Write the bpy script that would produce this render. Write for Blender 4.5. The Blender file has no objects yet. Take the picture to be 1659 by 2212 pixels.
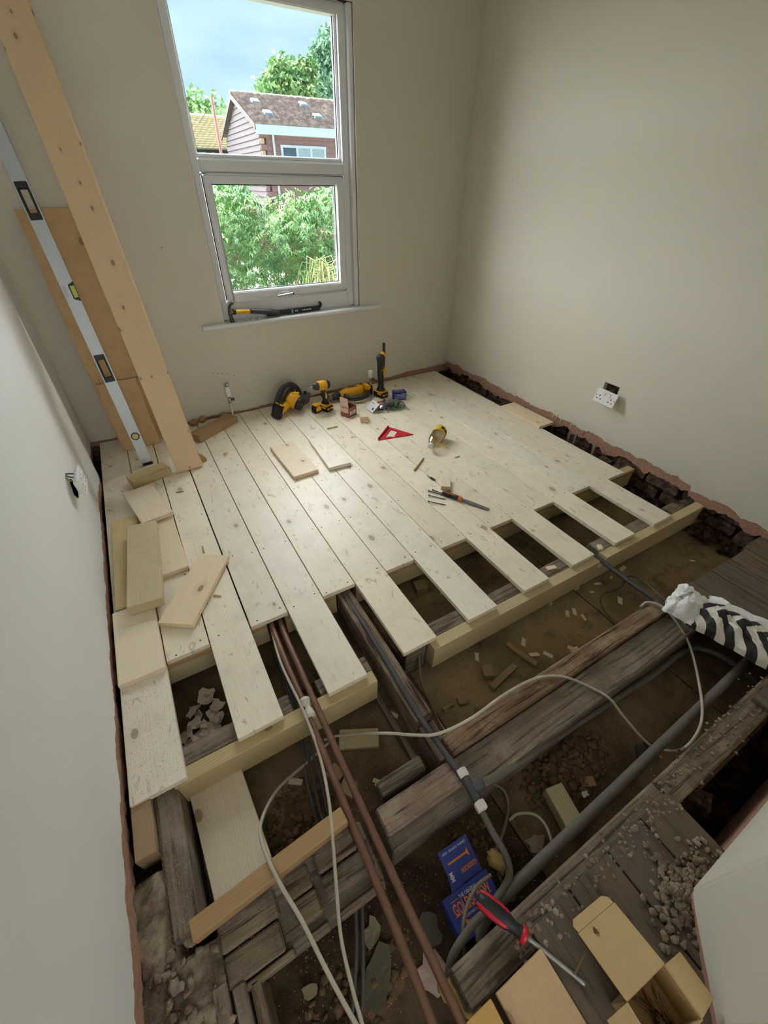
import bpy, bmesh, math, random
from mathutils import Vector, Matrix, noise, Euler

R_ = math.radians
scene = bpy.context.scene
COL = scene.collection

# ------------------------------------------------------------------ camera
FPX, IW, IH = 892.59, 1659.0, 2212.0
YAW, PITCH, ROLL = 0.53335, -0.67115, 0.0152
CAM = Vector((0.41005, 0.10372, 1.38007))
_f = Vector((math.sin(YAW) * math.cos(PITCH), math.cos(YAW) * math.cos(PITCH), math.sin(PITCH)))
_r0 = Vector((math.cos(YAW), -math.sin(YAW), 0))
_u0 = _r0.cross(_f)
_r = _r0 * math.cos(ROLL) + _u0 * math.sin(ROLL)
_u = -_r0 * math.sin(ROLL) + _u0 * math.cos(ROLL)
cam_data = bpy.data.cameras.new('camera')
cam_data.sensor_fit = 'HORIZONTAL'
cam_data.sensor_width = 36.0
cam_data.lens = FPX / IW * 36.0
cam_data.clip_start = 0.02
cam_data.clip_end = 300
cam = bpy.data.objects.new('camera', cam_data)
COL.objects.link(cam)
cam.matrix_world = Matrix(((_r.x, _u.x, -_f.x, CAM.x), (_r.y, _u.y, -_f.y, CAM.y), (_r.z, _u.z, -_f.z, CAM.z), (0, 0, 0, 1)))
scene.camera = cam

# ------------------------------------------------------------------ light and exposure
scene.view_settings.view_transform = 'Standard'
scene.view_settings.look = 'None'
scene.view_settings.exposure = 0.32
scene.view_settings.gamma = 1.0
scene.view_settings.use_curve_mapping = False
scene.cycles.use_denoising = True
scene.cycles.max_bounces = 8
scene.cycles.diffuse_bounces = 5
scene.cycles.transparent_max_bounces = 12
scene.cycles.sample_clamp_indirect = 6.0
scene.cycles.caustics_reflective = False
scene.cycles.caustics_refractive = False

world = bpy.data.worlds.new('overcast_sky')
scene.world = world
world.use_nodes = True
wt = world.node_tree
wt.nodes.clear()
def wn(t, **kw):
    n = wt.nodes.new(t)
    for k, v in kw.items(): setattr(n, k, v)
    return n
w_out = wn('ShaderNodeOutputWorld'); w_bg = wn('ShaderNodeBackground')
w_tc = wn('ShaderNodeTexCoord'); w_map = wn('ShaderNodeMapping')
w_map.inputs['Scale'].default_value = (1.3, 1.3, 4.5)
w_no = wn('ShaderNodeTexNoise'); w_no.inputs['Scale'].default_value = 2.1; w_no.inputs['Detail'].default_value = 5; w_no.inputs['Roughness'].default_value = 0.5
w_cr = wn('ShaderNodeValToRGB')
w_cr.color_ramp.elements[0].position = 0.36; w_cr.color_ramp.elements[0].color = (0.35, 0.54, 0.83, 1)
w_cr.color_ramp.elements[1].position = 0.66; w_cr.color_ramp.elements[1].color = (0.72, 0.84, 0.94, 1)
e = w_cr.color_ramp.elements.new(0.5); e.color = (0.46, 0.65, 0.90, 1)
wt.links.new(w_tc.outputs['Generated'], w_map.inputs['Vector']); wt.links.new(w_map.outputs['Vector'], w_no.inputs['Vector'])
wt.links.new(w_no.outputs['Fac'], w_cr.inputs['Fac']); wt.links.new(w_cr.outputs['Color'], w_bg.inputs['Color'])
w_bg.inputs['Strength'].default_value = 1.3
wt.links.new(w_bg.outputs['Background'], w_out.inputs['Surface'])

# broad soft daylight from the cloudy sky on the window side
sun_d = bpy.data.lights.new('cloud_daylight', 'SUN')
sun_d.energy = 42.0; sun_d.angle = R_(150); sun_d.color = (0.97, 0.985, 1.0)
sun = bpy.data.objects.new('cloud_daylight', sun_d); COL.objects.link(sun)
sun.rotation_euler = Vector((0.02, -1.0, -0.50)).to_track_quat('-Z', 'Y').to_euler()
# added soft fill lamp behind the camera; the rear wall has no opening
ar_d = bpy.data.lights.new('rear_fill', 'AREA')
ar_d.shape = 'RECTANGLE'; ar_d.size = 0.9; ar_d.size_y = 1.8; ar_d.energy = 16.0; ar_d.color = (0.94, 0.97, 1.0)
ar = bpy.data.objects.new('rear_fill', ar_d); COL.objects.link(ar)
ar.location = (0.5, -2.4, 1.35)
ar.rotation_euler = Vector((0.15, 1.0, -0.1)).to_track_quat('-Z', 'Y').to_euler()

# ------------------------------------------------------------------ helpers
def ray(u, v):
    return _r * ((u - IW / 2) / FPX) - _u * ((v - IH / 2) / FPX) + _f
def PZ(u, v, z=0.0):
    d = ray(u, v); return CAM + d * ((z - CAM.z) / d.z)
def PY(u, v, y):
    d = ray(u, v); return CAM + d * ((y - CAM.y) / d.y)
def PX(u, v, x):
    d = ray(u, v); return CAM + d * ((x - CAM.x) / d.x)
def PD(u, v, D):
    d = ray(u, v); return CAM + d * (D / math.hypot(d.x, d.y))
WB0, WBK = 3.18, 0.024                       # back wall line: y = WB0 + WBK * x
def wall_y(x, off=0.0): return WB0 + WBK * x + off
rnd = random.Random(11)
def U(a, b): return rnd.uniform(a, b)

class MB:
    """collects shapes and links them as ONE mesh object"""
    def __init__(s): s.v = []; s.f = []; s.m = []; s.sm = []
    def add(s, vs, fs, mi=0, smooth=False):
        o = len(s.v); s.v += [Vector(v) for v in vs]
        for f in fs:
            s.f.append([i + o for i in f]); s.m.append(mi); s.sm.append(smooth)
        return s
    def hexa(s, p, mi=0):
        return s.add(p, [(0, 3, 2, 1), (4, 5, 6, 7), (0, 1, 5, 4), (1, 2, 6, 5), (2, 3, 7, 6), (3, 0, 4, 7)], mi)
    def box(s, c, sz, rot=None, mi=0):
        x, y, z = sz[0] / 2, sz[1] / 2, sz[2] / 2
        p = [Vector(q) for q in ((-x, -y, -z), (x, -y, -z), (x, y, -z), (-x, y, -z), (-x, -y, z), (x, -y, z), (x, y, z), (-x, y, z))]
        if rot is not None:
            m = rot if isinstance(rot, Matrix) else Euler(rot).to_matrix()
            p = [m @ q for q in p]
        return s.hexa([q + Vector(c) for q in p], mi)
    def span(s, a, b, mi=0):
        return s.box([(a[i] + b[i]) / 2 for i in range(3)], [abs(b[i] - a[i]) for i in range(3)], None, mi)
    def prism(s, pts, h0, h1, mat=None, mi=0, smooth=False):
        """2D outline (x, y) extruded along z from h0 to h1, then moved by mat"""
        n = len(pts)
        vs = [Vector((x, y, h0)) for x, y in pts] + [Vector((x, y, h1)) for x, y in pts]
        if mat is not None: vs = [mat @ v for v in vs]
        s.add(vs, [list(range(n))[::-1], list(range(n, 2 * n))], mi)
        o = len(s.v) - 2 * n
        for i in range(n):
            j = (i + 1) % n
            s.f.append([o + i, o + j, o + n + j, o + n + i]); s.m.append(mi); s.sm.append(smooth)
        return s
    def tube(s, path, r, n=8, caps=True, mi=0, flat=1.0):
        path = [Vector(p) for p in path]
        k = len(path)
        rs = r if isinstance(r, (list, tuple)) else [r] * k
        o = len(s.v)
        up = None
        for i, p in enumerate(path):
            t = (path[min(i + 1, k - 1)] - path[max(i - 1, 0)])
            if t.length < 1e-9: t = Vector((0, 0, 1))
            t.normalize()
            if up is None:
                up = Vector((0, 0, 1)) if abs(t.z) < 0.9 else Vector((1, 0, 0))
            a = t.cross(up)
            if a.length < 1e-6: a = t.cross(Vector((0, 1, 0.3)))
            a.normalize(); b = a.cross(t).normalized(); up = b
            for j in range(n):
                w = 2 * math.pi * j / n
                s.v.append(p + a * (math.cos(w) * rs[i]) + b * (math.sin(w) * rs[i] * flat))
        for i in range(k - 1):
            for j in range(n):
                q = (j + 1) % n
                s.f.append([o + i * n + j, o + i * n + q, o + (i + 1) * n + q, o + (i + 1) * n + j][::-1]); s.m.append(mi); s.sm.append(True)
        if caps:
            s.f.append([o + j for j in range(n)]); s.m.append(mi); s.sm.append(False)
            s.f.append([o + (k - 1) * n + j for j in range(n)][::-1]); s.m.append(mi); s.sm.append(False)
        return s
    def lathe(s, prof, n=20, mat=None, mi=0, smooth=True):
        """profile of (radius, z), closed at both ends"""
        o = len(s.v); k = len(prof)
        for r, z in prof:
            for j in range(n):
                w = 2 * math.pi * j / n
                v = Vector((r * math.cos(w), r * math.sin(w), z)); s.v.append(mat @ v if mat is not None else v)
        for i in range(k - 1):
            for j in range(n):
                q = (j + 1) % n
                s.f.append([o + i * n + j, o + i * n + q, o + (i + 1) * n + q, o + (i + 1) * n + j]); s.m.append(mi); s.sm.append(smooth)
        s.f.append([o + j for j in range(n)][::-1]); s.m.append(mi); s.sm.append(False)
        s.f.append([o + (k - 1) * n + j for j in range(n)]); s.m.append(mi); s.sm.append(False)
        return s
    def ball(s, c, r, n=10, m=7, mi=0, rot=None):
        rx, ry, rz = r if isinstance(r, (tuple, list)) else (r, r, r)
        o = len(s.v)
        for i in range(m + 1):
            th = math.pi * i / m
            for j in range(n):
                w = 2 * math.pi * j / n
                v = Vector((rx * math.sin(th) * math.cos(w), ry * math.sin(th) * math.sin(w), rz * math.cos(th)))
                if rot is not None: v = rot @ v
                s.v.append(v + Vector(c))
        for i in range(m):
            for j in range(n):
                q = (j + 1) % n
                s.f.append([o + i * n + j, o + (i + 1) * n + j, o + (i + 1) * n + q, o + i * n + q]); s.m.append(mi); s.sm.append(True)
        return s
    def shift(s, M):
        s.v = [M @ v for v in s.v]; return s
    def build(s, name, mats, parent=None, loc=(0, 0, 0), rot=(0, 0, 0), bev=0, seg=1, weld=True):
        me = bpy.data.meshes.new(name)
        me.from_pydata([tuple(v) for v in s.v], [], s.f)
        mats = mats if isinstance(mats, (list, tuple)) else [mats]
        for m in mats: me.materials.append(m)
        me.polygons.foreach_set('material_index', s.m)
        me.polygons.foreach_set('use_smooth', s.sm)
        if bev or weld:
            bm = bmesh.new(); bm.from_mesh(me)
            bmesh.ops.remove_doubles(bm, verts=bm.verts, dist=1e-6)
            if bev:
                es = [x for x in bm.edges if len(x.link_faces) == 2 and x.calc_face_angle(0) > 0.6]
                bmesh.ops.bevel(bm, geom=es, offset=bev, segments=seg, affect='EDGES', clamp_overlap=True)
            bmesh.ops.recalc_face_normals(bm, faces=bm.faces)
            bm.to_mesh(me); bm.free()
        me.update()
        o = bpy.data.objects.new(name, me); COL.objects.link(o)
        o.location = loc; o.rotation_euler = rot
        if parent is not None: o.parent = parent
        return o

def tag(o, label, cat, group=None):
    o['label'] = label; o['category'] = cat
    if group: o['group'] = group
    return o
def root(name, loc=(0, 0, 0), rot=(0, 0, 0), label=None, cat=None, group=None):
    o = bpy.data.objects.new(name, None); COL.objects.link(o)
    o.empty_display_size = 0.05
    o.location = loc; o.rotation_euler = rot
    if label: tag(o, label, cat, group)
    return o
def structure(o): o['kind'] = 'structure'; return o
def stuff(o): o['kind'] = 'stuff'; return o
def copy_tree(o, parent=None):
    c = o.copy(); COL.objects.link(c)
    if parent is not None: c.parent = parent
    for ch in list(o.children): copy_tree(ch, c)
    return c
def spline(pts, k=8):
    pts = [Vector(p) for p in pts]
    P = [pts[0] * 2 - pts[1]] + pts + [pts[-1] * 2 - pts[-2]]
    out = []
    for i in range(1, len(P) - 2):
        a, b, c, d = P[i - 1], P[i], P[i + 1], P[i + 2]
        for j in range(k):
            t = j / k
            out.append(0.5 * ((2 * b) + (c - a) * t + (2 * a - 5 * b + 4 * c - d) * t * t + (3 * b - a - 3 * c + d) * t ** 3))
    out.append(pts[-1]); return out
def frame_to(z_dir, x_hint=(1, 0, 0)):
    z = Vector(z_dir).normalized(); x = Vector(x_hint); x = (x - z * x.dot(z)).normalized(); y = z.cross(x)
    return Matrix(((x.x, y.x, z.x), (x.y, y.y, z.y), (x.z, y.z, z.z)))
def M4(rot3, loc): return Matrix.Translation(Vector(loc)) @ rot3.to_4x4()

# ------------------------------------------------------------------ materials
def srgb(r, g, b):
    def c(x):
        x /= 255.0
        return x / 12.92 if x <= 0.04045 else ((x + 0.055) / 1.055) ** 2.4
    return (c(r), c(g), c(b), 1.0)
class N:
    def __init__(s, name):
        s.m = bpy.data.materials.new(name); s.m.use_nodes = True
        s.t = s.m.node_tree; s.b = s.t.nodes['Principled BSDF']
    def n(s, typ, **kw):
        nd = s.t.nodes.new('ShaderNode' + typ)
        for k, v in kw.items(): setattr(nd, k, v)
        return nd
    def put(s, sock, v):
        if isinstance(v, bpy.types.NodeSocket): s.t.links.new(v, sock)
        else: sock.default_value = v
    def math(s, op, a, b=0.0, c=None, clamp=False):
        nd = s.n('Math', operation=op, use_clamp=clamp); s.put(nd.inputs[0], a); s.put(nd.inputs[1], b)
        if c is not None: s.put(nd.inputs[2], c)
        return nd.outputs[0]
    def vmath(s, op, a, b):
        nd = s.n('VectorMath', operation=op); s.put(nd.inputs[0], a); s.put(nd.inputs[1], b); return nd.outputs[0]
    def noise(s, vec, scale, detail=3, rough=0.5, dist=0.0):
        nd = s.n('TexNoise'); s.put(nd.inputs['Vector'], vec); nd.inputs['Scale'].default_value = scale
        nd.inputs['Detail'].default_value = detail; nd.inputs['Roughness'].default_value = rough; nd.inputs['Distortion'].default_value = dist
        return nd.outputs['Fac']
    def ramp(s, fac, stops):
        nd = s.n('ValToRGB'); s.put(nd.inputs[0], fac); el = nd.color_ramp.elements
        el[0].position, el[0].color = stops[0][0], stops[0][1]; el[1].position, el[1].color = stops[-1][0], stops[-1][1]
        for p, c in stops[1:-1]:
            e = el.new(p); e.color = c
        return nd.outputs[0]
    def smooth(s, v, a, b, o0=0.0, o1=1.0):
        nd = s.n('MapRange', interpolation_type='SMOOTHSTEP'); s.put(nd.inputs[0], v)
        for i, x in enumerate((a, b, o0, o1)): nd.inputs[i + 1].default_value = x
        return nd.outputs[0]
    def mix(s, fac, a, b, mode='MIX'):
        nd = s.n('Mix', data_type='RGBA', blend_type=mode); s.put(nd.inputs[0], fac); s.put(nd.inputs[6], a); s.put(nd.inputs[7], b); return nd.outputs[2]
    def bump(s, h, strength=0.3, dist=0.002):
        nd = s.n('Bump'); s.put(nd.inputs['Height'], h); nd.inputs['Strength'].default_value = strength; nd.inputs['Distance'].default_value = dist
        s.t.links.new(nd.outputs[0], s.b.inputs['Normal'])
    def set(s, col=None, rough=None, metal=None, spec=None):
        if col is not None: s.put(s.b.inputs['Base Color'], col)
        if rough is not None: s.put(s.b.inputs['Roughness'], rough)
        if metal is not None: s.put(s.b.inputs['Metallic'], metal)
        if spec is not None: s.put(s.b.inputs['Specular IOR Level'], spec)
        return s.m
    def obj(s): return s.n('TexCoord').outputs['Object']
    def rand(s): return s.n('ObjectInfo').outputs['Random']

def plain(name, col, rough=0.5, metal=0.0, var=0.06, scale=40, bump=0.0, spec=0.5):
    k = N(name); v = k.obj()
    nz = k.noise(v, scale, 3)
    c = k.mix(nz, tuple(x * (1 - var * 1.6) for x in col[:3]) + (1,), tuple(min(1, x * (1 + var * 1.6)) for x in col[:3]) + (1,))
    if bump: k.bump(nz, bump, 0.002)
    return k.set(c, rough, metal, spec)

def wood(name, light, dark, knot, rough=0.5, knots=0.42, ring=0.5, dirt=0.0, dirt_col=None, bump=0.15, tone=0.10, spec=0.4, flame=0.22, crack=0.0, ks=1.0):
    """softwood, grain along the local y axis, its pattern shifted per object"""
    k = N(name); o = k.obj(); r = k.rand()
    cx = k.n('CombineXYZ')
    for i, m in enumerate((13.7, 41.3, 7.9)): k.put(cx.inputs[i], k.math('MULTIPLY', r, m))
    v = k.vmath('ADD', o, cx.outputs[0])
    sp = k.n('SeparateXYZ'); k.put(sp.inputs[0], v)
    x, y, z = sp.outputs
    kv = k.n('CombineXYZ'); k.put(kv.inputs[0], k.math('MULTIPLY', x, 7.0 * ks)); k.put(kv.inputs[1], k.math('MULTIPLY', y, 4.2 * ks))
    vo = k.n('TexVoronoi', voronoi_dimensions='2D', feature='F1'); k.put(vo.inputs['Vector'], kv.outputs[0]); vo.inputs['Scale'].default_value = 1.0
    sc = k.n('SeparateColor'); k.put(sc.inputs[0], vo.outputs['Color'])
    on = k.math('LESS_THAN', sc.outputs[0], knots)
    size = k.math('MULTIPLY_ADD', sc.outputs[1], 0.06, 0.05)
    rel = k.math('DIVIDE', vo.outputs['Distance'], size)
    infl = k.math('MULTIPLY', on, k.smooth(rel, 3.2, 0.3))
    # grain coordinate: x stretched, bent round knots
    low = k.n('CombineXYZ'); k.put(low.inputs[0], k.math('MULTIPLY', x, 5.0)); k.put(low.inputs[1], k.math('MULTIPLY', y, 0.9)); k.put(low.inputs[2], k.math('MULTIPLY', z, 5.0))
    bend = k.noise(low.outputs[0], 1.0, 2)
    gx = k.math('ADD', k.math('MULTIPLY_ADD', bend, 0.085, x), k.math('ADD', k.math('MULTIPLY', infl, 0.016), k.math('MULTIPLY', z, 0.6)))
    rings = k.math('MULTIPLY_ADD', k.math('SINE', k.math('MULTIPLY', gx, 900.0)), 0.5, 0.5)
    rings = k.math('POWER', rings, 2.2)
    st = k.n('CombineXYZ'); k.put(st.inputs[0], k.math('MULTIPLY', gx, 190.0)); k.put(st.inputs[1], k.math('MULTIPLY', y, 5.0)); k.put(st.inputs[2], k.math('MULTIPLY', z, 90.0))
    streak = k.noise(st.outputs[0], 1.0, 4, 0.6)
    amt = k.noise(low.outputs[0], 0.7, 1)
    f = k.math('ADD', k.math('MULTIPLY', k.math('MULTIPLY', rings, amt), ring * 1.3), k.math('MULTIPLY_ADD', streak, 0.55, -0.12), clamp=True)
    c = k.mix(f, light, dark)
    c = k.mix(k.math('MULTIPLY', infl, 0.16), c, knot)
    fl = k.n('CombineXYZ'); k.put(fl.inputs[0], k.math('MULTIPLY', x, 30.0)); k.put(fl.inputs[1], k.math('MULTIPLY', y, 13.0)); k.put(fl.inputs[2], z)
    fn_ = k.noise(fl.outputs[0], 1.0, 3, 0.55, 1.2)
    c = k.mix(k.math('MULTIPLY', k.smooth(fn_, 0.60, 0.74), flame), c, knot)
    core = k.math('MULTIPLY', on, k.smooth(rel, 1.0, 0.75))
    c = k.mix(k.math('MULTIPLY', core, 0.62), c, knot)
    if dirt:
        dn = k.noise(v, 9.0, 5, 0.65); ds = k.noise(v, 130.0, 2)
        dm = k.math('MULTIPLY', k.smooth(dn, 0.42, 0.72), dirt)
        c = k.mix(dm, c, dirt_col)
        c = k.mix(k.math('MULTIPLY', k.smooth(ds, 0.66, 0.74), min(1, dirt * 0.8)), c, dirt_col)
    if tone:
        hv = k.n('HueSaturation'); k.put(hv.inputs['Value'], k.math('MULTIPLY_ADD', r, tone * 2, 1 - tone)); k.put(hv.inputs['Saturation'], k.math('MULTIPLY_ADD', k.math('FRACT', k.math('MULTIPLY', r, 7.31)), 0.3, 0.85)); k.put(hv.inputs['Color'], c)
        c = hv.outputs[0]
    if crack:
        cv = k.n('CombineXYZ'); k.put(cv.inputs[0], k.math('MULTIPLY', gx, 75.0)); k.put(cv.inputs[1], k.math('MULTIPLY', y, 3.2)); k.put(cv.inputs[2], k.math('MULTIPLY', z, 60.0))
        cn = k.noise(cv.outputs[0], 1.0, 4, 0.62)
        c = k.mix(k.math('MULTIPLY', k.smooth(cn, 0.46, 0.36), crack), c, tuple(q * .45 for q in dark[:3]) + (1,))
        c = k.mix(k.math('MULTIPLY', k.smooth(cn, 0.56, 0.68), crack * .5), c, dirt_col)
        streak = k.math('ADD', streak, k.math('MULTIPLY', k.smooth(cn, 0.36, 0.5), 1.2))
    nt = k.n('TexCoord').outputs['Normal']; sn = k.n('SeparateXYZ'); k.put(sn.inputs[0], nt)
    end = k.math('GREATER_THAN', k.math('ABSOLUTE', sn.outputs[1]), 0.7)
    c = k.mix(k.math('MULTIPLY', end, 0.38), c, dark)
    k.bump(k.math('SUBTRACT', streak, k.math('MULTIPLY', core, 0.6)), bump, 0.0012)
    return k.set(c, rough, 0.0, spec)

MAT = {}
MAT['pine'] = wood('pine_floorboard', srgb(244, 235, 216), srgb(220, 199, 168), srgb(140, 108, 74), rough=0.42, knots=0.24, ring=0.32, dirt=0.14, dirt_col=srgb(150, 134, 106), spec=0.5, bump=0.10, tone=0.05, flame=0.46)
MAT['offcut'] = wood('pine_offcut', srgb(238, 222, 194), srgb(210, 182, 144), srgb(128, 90, 56), rough=0.45, knots=0.22, ring=0.36, tone=0.05, flame=0.14)
MAT['plank'] = wood('tall_pine_plank', srgb(222, 192, 150), srgb(198, 160, 114), srgb(104, 66, 38), rough=0.5, knots=0.62, ring=0.34, tone=0.02, flame=0.08, ks=1.7)
MAT['treated'] = wood('treated_joist', srgb(204, 186, 146), srgb(168, 144, 102), srgb(104, 80, 48), rough=0.55, knots=0.14, ring=0.6, tone=0.05, dirt=0.12, dirt_col=srgb(140, 130, 88), flame=0.14)
MAT['green'] = wood('treated_green_timber', srgb(206, 189, 152), srgb(172, 154, 114), srgb(92, 74, 54), rough=0.6, knots=0.2, ring=0.5, tone=0.04, dirt=0.4, dirt_col=srgb(168, 158, 122), flame=0.15)
MAT['brown'] = wood('tan_timber', srgb(178, 144, 98), srgb(146, 112, 72), srgb(92, 60, 34), rough=0.55, knots=0.12, ring=0.4, tone=0.04, flame=0.1)
MAT['tan2'] = wood('weathered_tan_timber', srgb(164, 138, 102), srgb(134, 108, 76), srgb(92, 64, 40), rough=0.6, knots=0.12, ring=0.4, tone=0.05, flame=0.12)
MAT['ply'] = wood('used_plywood', srgb(206, 170, 120), srgb(184, 146, 96), srgb(112, 80, 50), rough=0.6, knots=0.14, ring=0.18, tone=0.05, dirt=0.35, dirt_col=srgb(166, 128, 84), flame=0.18)
MAT['old'] = wood('old_joist', srgb(128, 112, 96), srgb(88, 74, 62), srgb(46, 36, 30), rough=0.88, knots=0.06, ring=0.3, dirt=0.6, dirt_col=srgb(164, 150, 128), bump=0.9, tone=0.10, spec=0.15, flame=0.4, crack=0.7)
MAT['oldred'] = wood('old_brown_joist', srgb(132, 110, 92), srgb(90, 70, 58), srgb(42, 30, 24), rough=0.88, knots=0.08, ring=0.45, dirt=0.5, dirt_col=srgb(176, 160, 138), bump=0.9, tone=0.10, spec=0.15, flame=0.5, crack=0.9)
MAT['oldfloor'] = wood('old_floorboard', srgb(112, 100, 86), srgb(82, 72, 62), srgb(42, 36, 30), rough=0.82, knots=0.05, ring=0.22, dirt=0.6, dirt_col=srgb(124, 104, 84), bump=0.6, tone=0.10, spec=0.2, flame=0.4, crack=0.5)

def wall_paint(name, col, scuff):
    k = N(name); v = k.obj()
    n1 = k.noise(v, 1.6, 4, 0.6); n2 = k.noise(v, 55, 3); n3 = k.noise(v, 420, 2)
    c = k.mix(k.smooth(n1, 0.3, 0.75), tuple(x * 0.965 for x in col[:3]) + (1,), col)
    if scuff:
        sc = k.math('MULTIPLY', k.smooth(k.noise(v, 7, 6, 0.75, 0.8), 0.66, 0.74), scuff)
        c = k.mix(sc, c, tuple(x * 0.72 for x in col[:3]) + (1,))
    k.bump(k.math('ADD', n2, k.math('MULTIPLY', n3, 0.5)), 0.22, 0.003)
    return k.set(c, 0.78, 0, 0.25)
MAT['wall'] = wall_paint('painted_plaster', srgb(214, 208, 193), 0.0)
MAT['wall_left'] = wall_paint('painted_plaster_scuffed', srgb(230, 230, 226), 0.25)
MAT['ceil'] = wall_paint('white_ceiling', srgb(228, 226, 220), 0.0)
MAT['browncoat'] = plain('browning_plaster', srgb(172, 134, 114), 0.95, 0, 0.22, 60, 0.6, 0.1)
MAT['stripe_white'] = plain('white_paint_drip', srgb(225, 220, 212), 0.7)
k = N('sooty_brick'); v = k.obj()
MAT['brick'] = k.set(k.mix(k.smooth(k.noise(v, 26, 5, 0.7), 0.35, 0.7), srgb(58, 46, 40), srgb(122, 98, 84)), 0.95, 0, 0.1)
k.bump(k.noise(v, 60, 5, 0.7), 0.9, 0.006)
k = N('rubble_mortar'); v = k.obj()
MAT['rubble'] = k.set(k.mix(k.smooth(k.noise(v, 18, 6, 0.7), 0.36, 0.66), srgb(60, 46, 38), srgb(120, 100, 82)), 0.98, 0, 0.1)
k.bump(k.noise(v, 45, 6, 0.75), 1.0, 0.01)
k = N('dust_rubble_light'); v = k.obj()
c_ = k.mix(k.smooth(k.noise(v, 14, 6, 0.7), 0.3, 0.7), srgb(116, 97, 80), srgb(186, 168, 146))
c_ = k.mix(k.smooth(k.noise(v, 240, 2), 0.62, 0.72), c_, srgb(190, 172, 142))
MAT['dust'] = k.set(c_, 0.98, 0, 0.1)
k.bump(k.noise(v, 60, 6, 0.75), 1.0, 0.008)
k = N('dirt_floor'); v = k.obj()
c_ = k.mix(k.smooth(k.noise(v, 3.0, 5, 0.6), 0.34, 0.68), srgb(122, 103, 78), srgb(170, 147, 112))
c_ = k.mix(k.math('MULTIPLY', k.smooth(k.noise(v, 10, 6, 0.75), 0.52, 0.66), 0.55), c_, srgb(80, 66, 52))
c_ = k.mix(k.math('MULTIPLY', k.smooth(k.noise(v, 300, 2), 0.62, 0.70), 0.5), c_, srgb(190, 168, 130))
MAT['dirt'] = k.set(c_, 0.97, 0, 0.12)
k.bump(k.noise(v, 40, 6, 0.7), 0.6, 0.006)

k = N('shaded_brown_soil'); v = k.obj()  # brown soil, its colour also darkened for the shade in the near void
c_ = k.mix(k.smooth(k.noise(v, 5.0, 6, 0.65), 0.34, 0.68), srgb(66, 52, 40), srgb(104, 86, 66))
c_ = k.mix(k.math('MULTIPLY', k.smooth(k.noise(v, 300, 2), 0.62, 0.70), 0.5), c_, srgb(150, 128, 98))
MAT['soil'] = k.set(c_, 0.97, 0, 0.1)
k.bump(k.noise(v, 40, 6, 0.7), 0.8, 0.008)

k = N('dusty_shaded_soil'); v = k.obj()  # dusty soil; on the near slabs this darker tone paints in shade
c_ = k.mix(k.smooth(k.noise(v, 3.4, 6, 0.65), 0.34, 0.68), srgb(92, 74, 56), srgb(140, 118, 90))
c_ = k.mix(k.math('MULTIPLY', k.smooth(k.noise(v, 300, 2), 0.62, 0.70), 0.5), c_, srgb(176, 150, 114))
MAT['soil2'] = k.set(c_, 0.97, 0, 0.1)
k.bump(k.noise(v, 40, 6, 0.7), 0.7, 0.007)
# ------------------------------------------------------------------ the room shell
def frange(a, b, d):
    n = max(1, int(round(abs(b - a) / d))); return [a + (b - a) * i / n for i in range(n + 1)]
def rag(s, seed, amp, f=9.0):
    return amp * (noise.noise((s * f, seed, 0.3)) + 0.6 * noise.noise((s * f * 3.1, seed, 1.7)) + 0.4 * noise.noise((s * f * 9, seed, 4.1)))
def sheet(mb, pt, ss, zb, zt, o0, o1, hole=None, mi=0):
    """upright sheet: pt(s, off, z); ragged lower edge zb(s); hole=(s0, s1, z0, z1)"""
    if hole: ss = sorted(set([s for s in ss] + [hole[0], hole[1]]))
    for a, b in zip(ss[:-1], ss[1:]):
        m = (a + b) / 2
        za, zc = zb(a), zb(b)
        spans = [((za, zc), (zt, zt))]
        if hole and hole[0] < m < hole[1]:
            spans = [((za, zc), (hole[2], hole[2])), ((hole[3], hole[3]), (zt, zt))]
        for lo, hi in spans:
            mb.add([pt(a, o0, lo[0]), pt(b, o0, lo[1]), pt(b, o0, hi[1]), pt(a, o0, hi[0])], [(0, 1, 2, 3)], mi)
        mb.add([pt(a, o0, za), pt(a, o1, za), pt(b, o1, zc), pt(b, o0, zc)], [(0, 1, 2, 3)], mi)
    if hole:
        h = hole
        for q in (((h[0], h[2]), (h[0], h[3])), ((h[1], h[3]), (h[1], h[2])), ((h[0], h[3]), (h[1], h[3])), ((h[1], h[2]), (h[0], h[2]))):
            (s0, z0), (s1, z1) = q
            mb.add([pt(s0, o0, z0), pt(s1, o0, z1), pt(s1, o1, z1), pt(s0, o1, z0)], [(0, 1, 2, 3)], mi)
    return mb
ZC = 2.62
XR = 2.932
HOLE = (0.974, 2.010, 0.634, 2.16)
# back wall (in its own frame: x along the wall, y outwards)
wb_rot = (0, 0, math.atan(WBK))
pb = lambda s, o, z: (s, o, z)
def zb_back(x): return 0.012 + 0.022 * max(0, (x - 1.5)) + rag(x, 2.0, 0.011)
mb = sheet(MB(), pb, frange(-0.1, 3.02, 0.011), zb_back, ZC, 0.0, 0.012, HOLE)
wall_back = structure(mb.build('wall_back', MAT['wall'], None, (0, WB0, 0), wb_rot))
mb = sheet(MB(), pb, frange(-0.1, 3.02, 0.012), lambda x: -0.030 + rag(x, 7.0, 0.012, 6), 0.3, 0.0065, 0.03)
mb.build('browning_coat', MAT['browncoat'], wall_back)
mb = sheet(MB(), pb, frange(-0.2, 3.1, 0.5), lambda x: -0.35, ZC, 0.02, 0.26, (HOLE[0] - 0.004, HOLE[1] + 0.004, HOLE[2] - 0.004, HOLE[3] + 0.004))
mb.span((-0.2, 0.255, -0.35), (HOLE[0] - .004, 0.26, ZC)); mb.span((HOLE[1] + .004, 0.255, -0.35), (3.1, 0.26, ZC))
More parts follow.
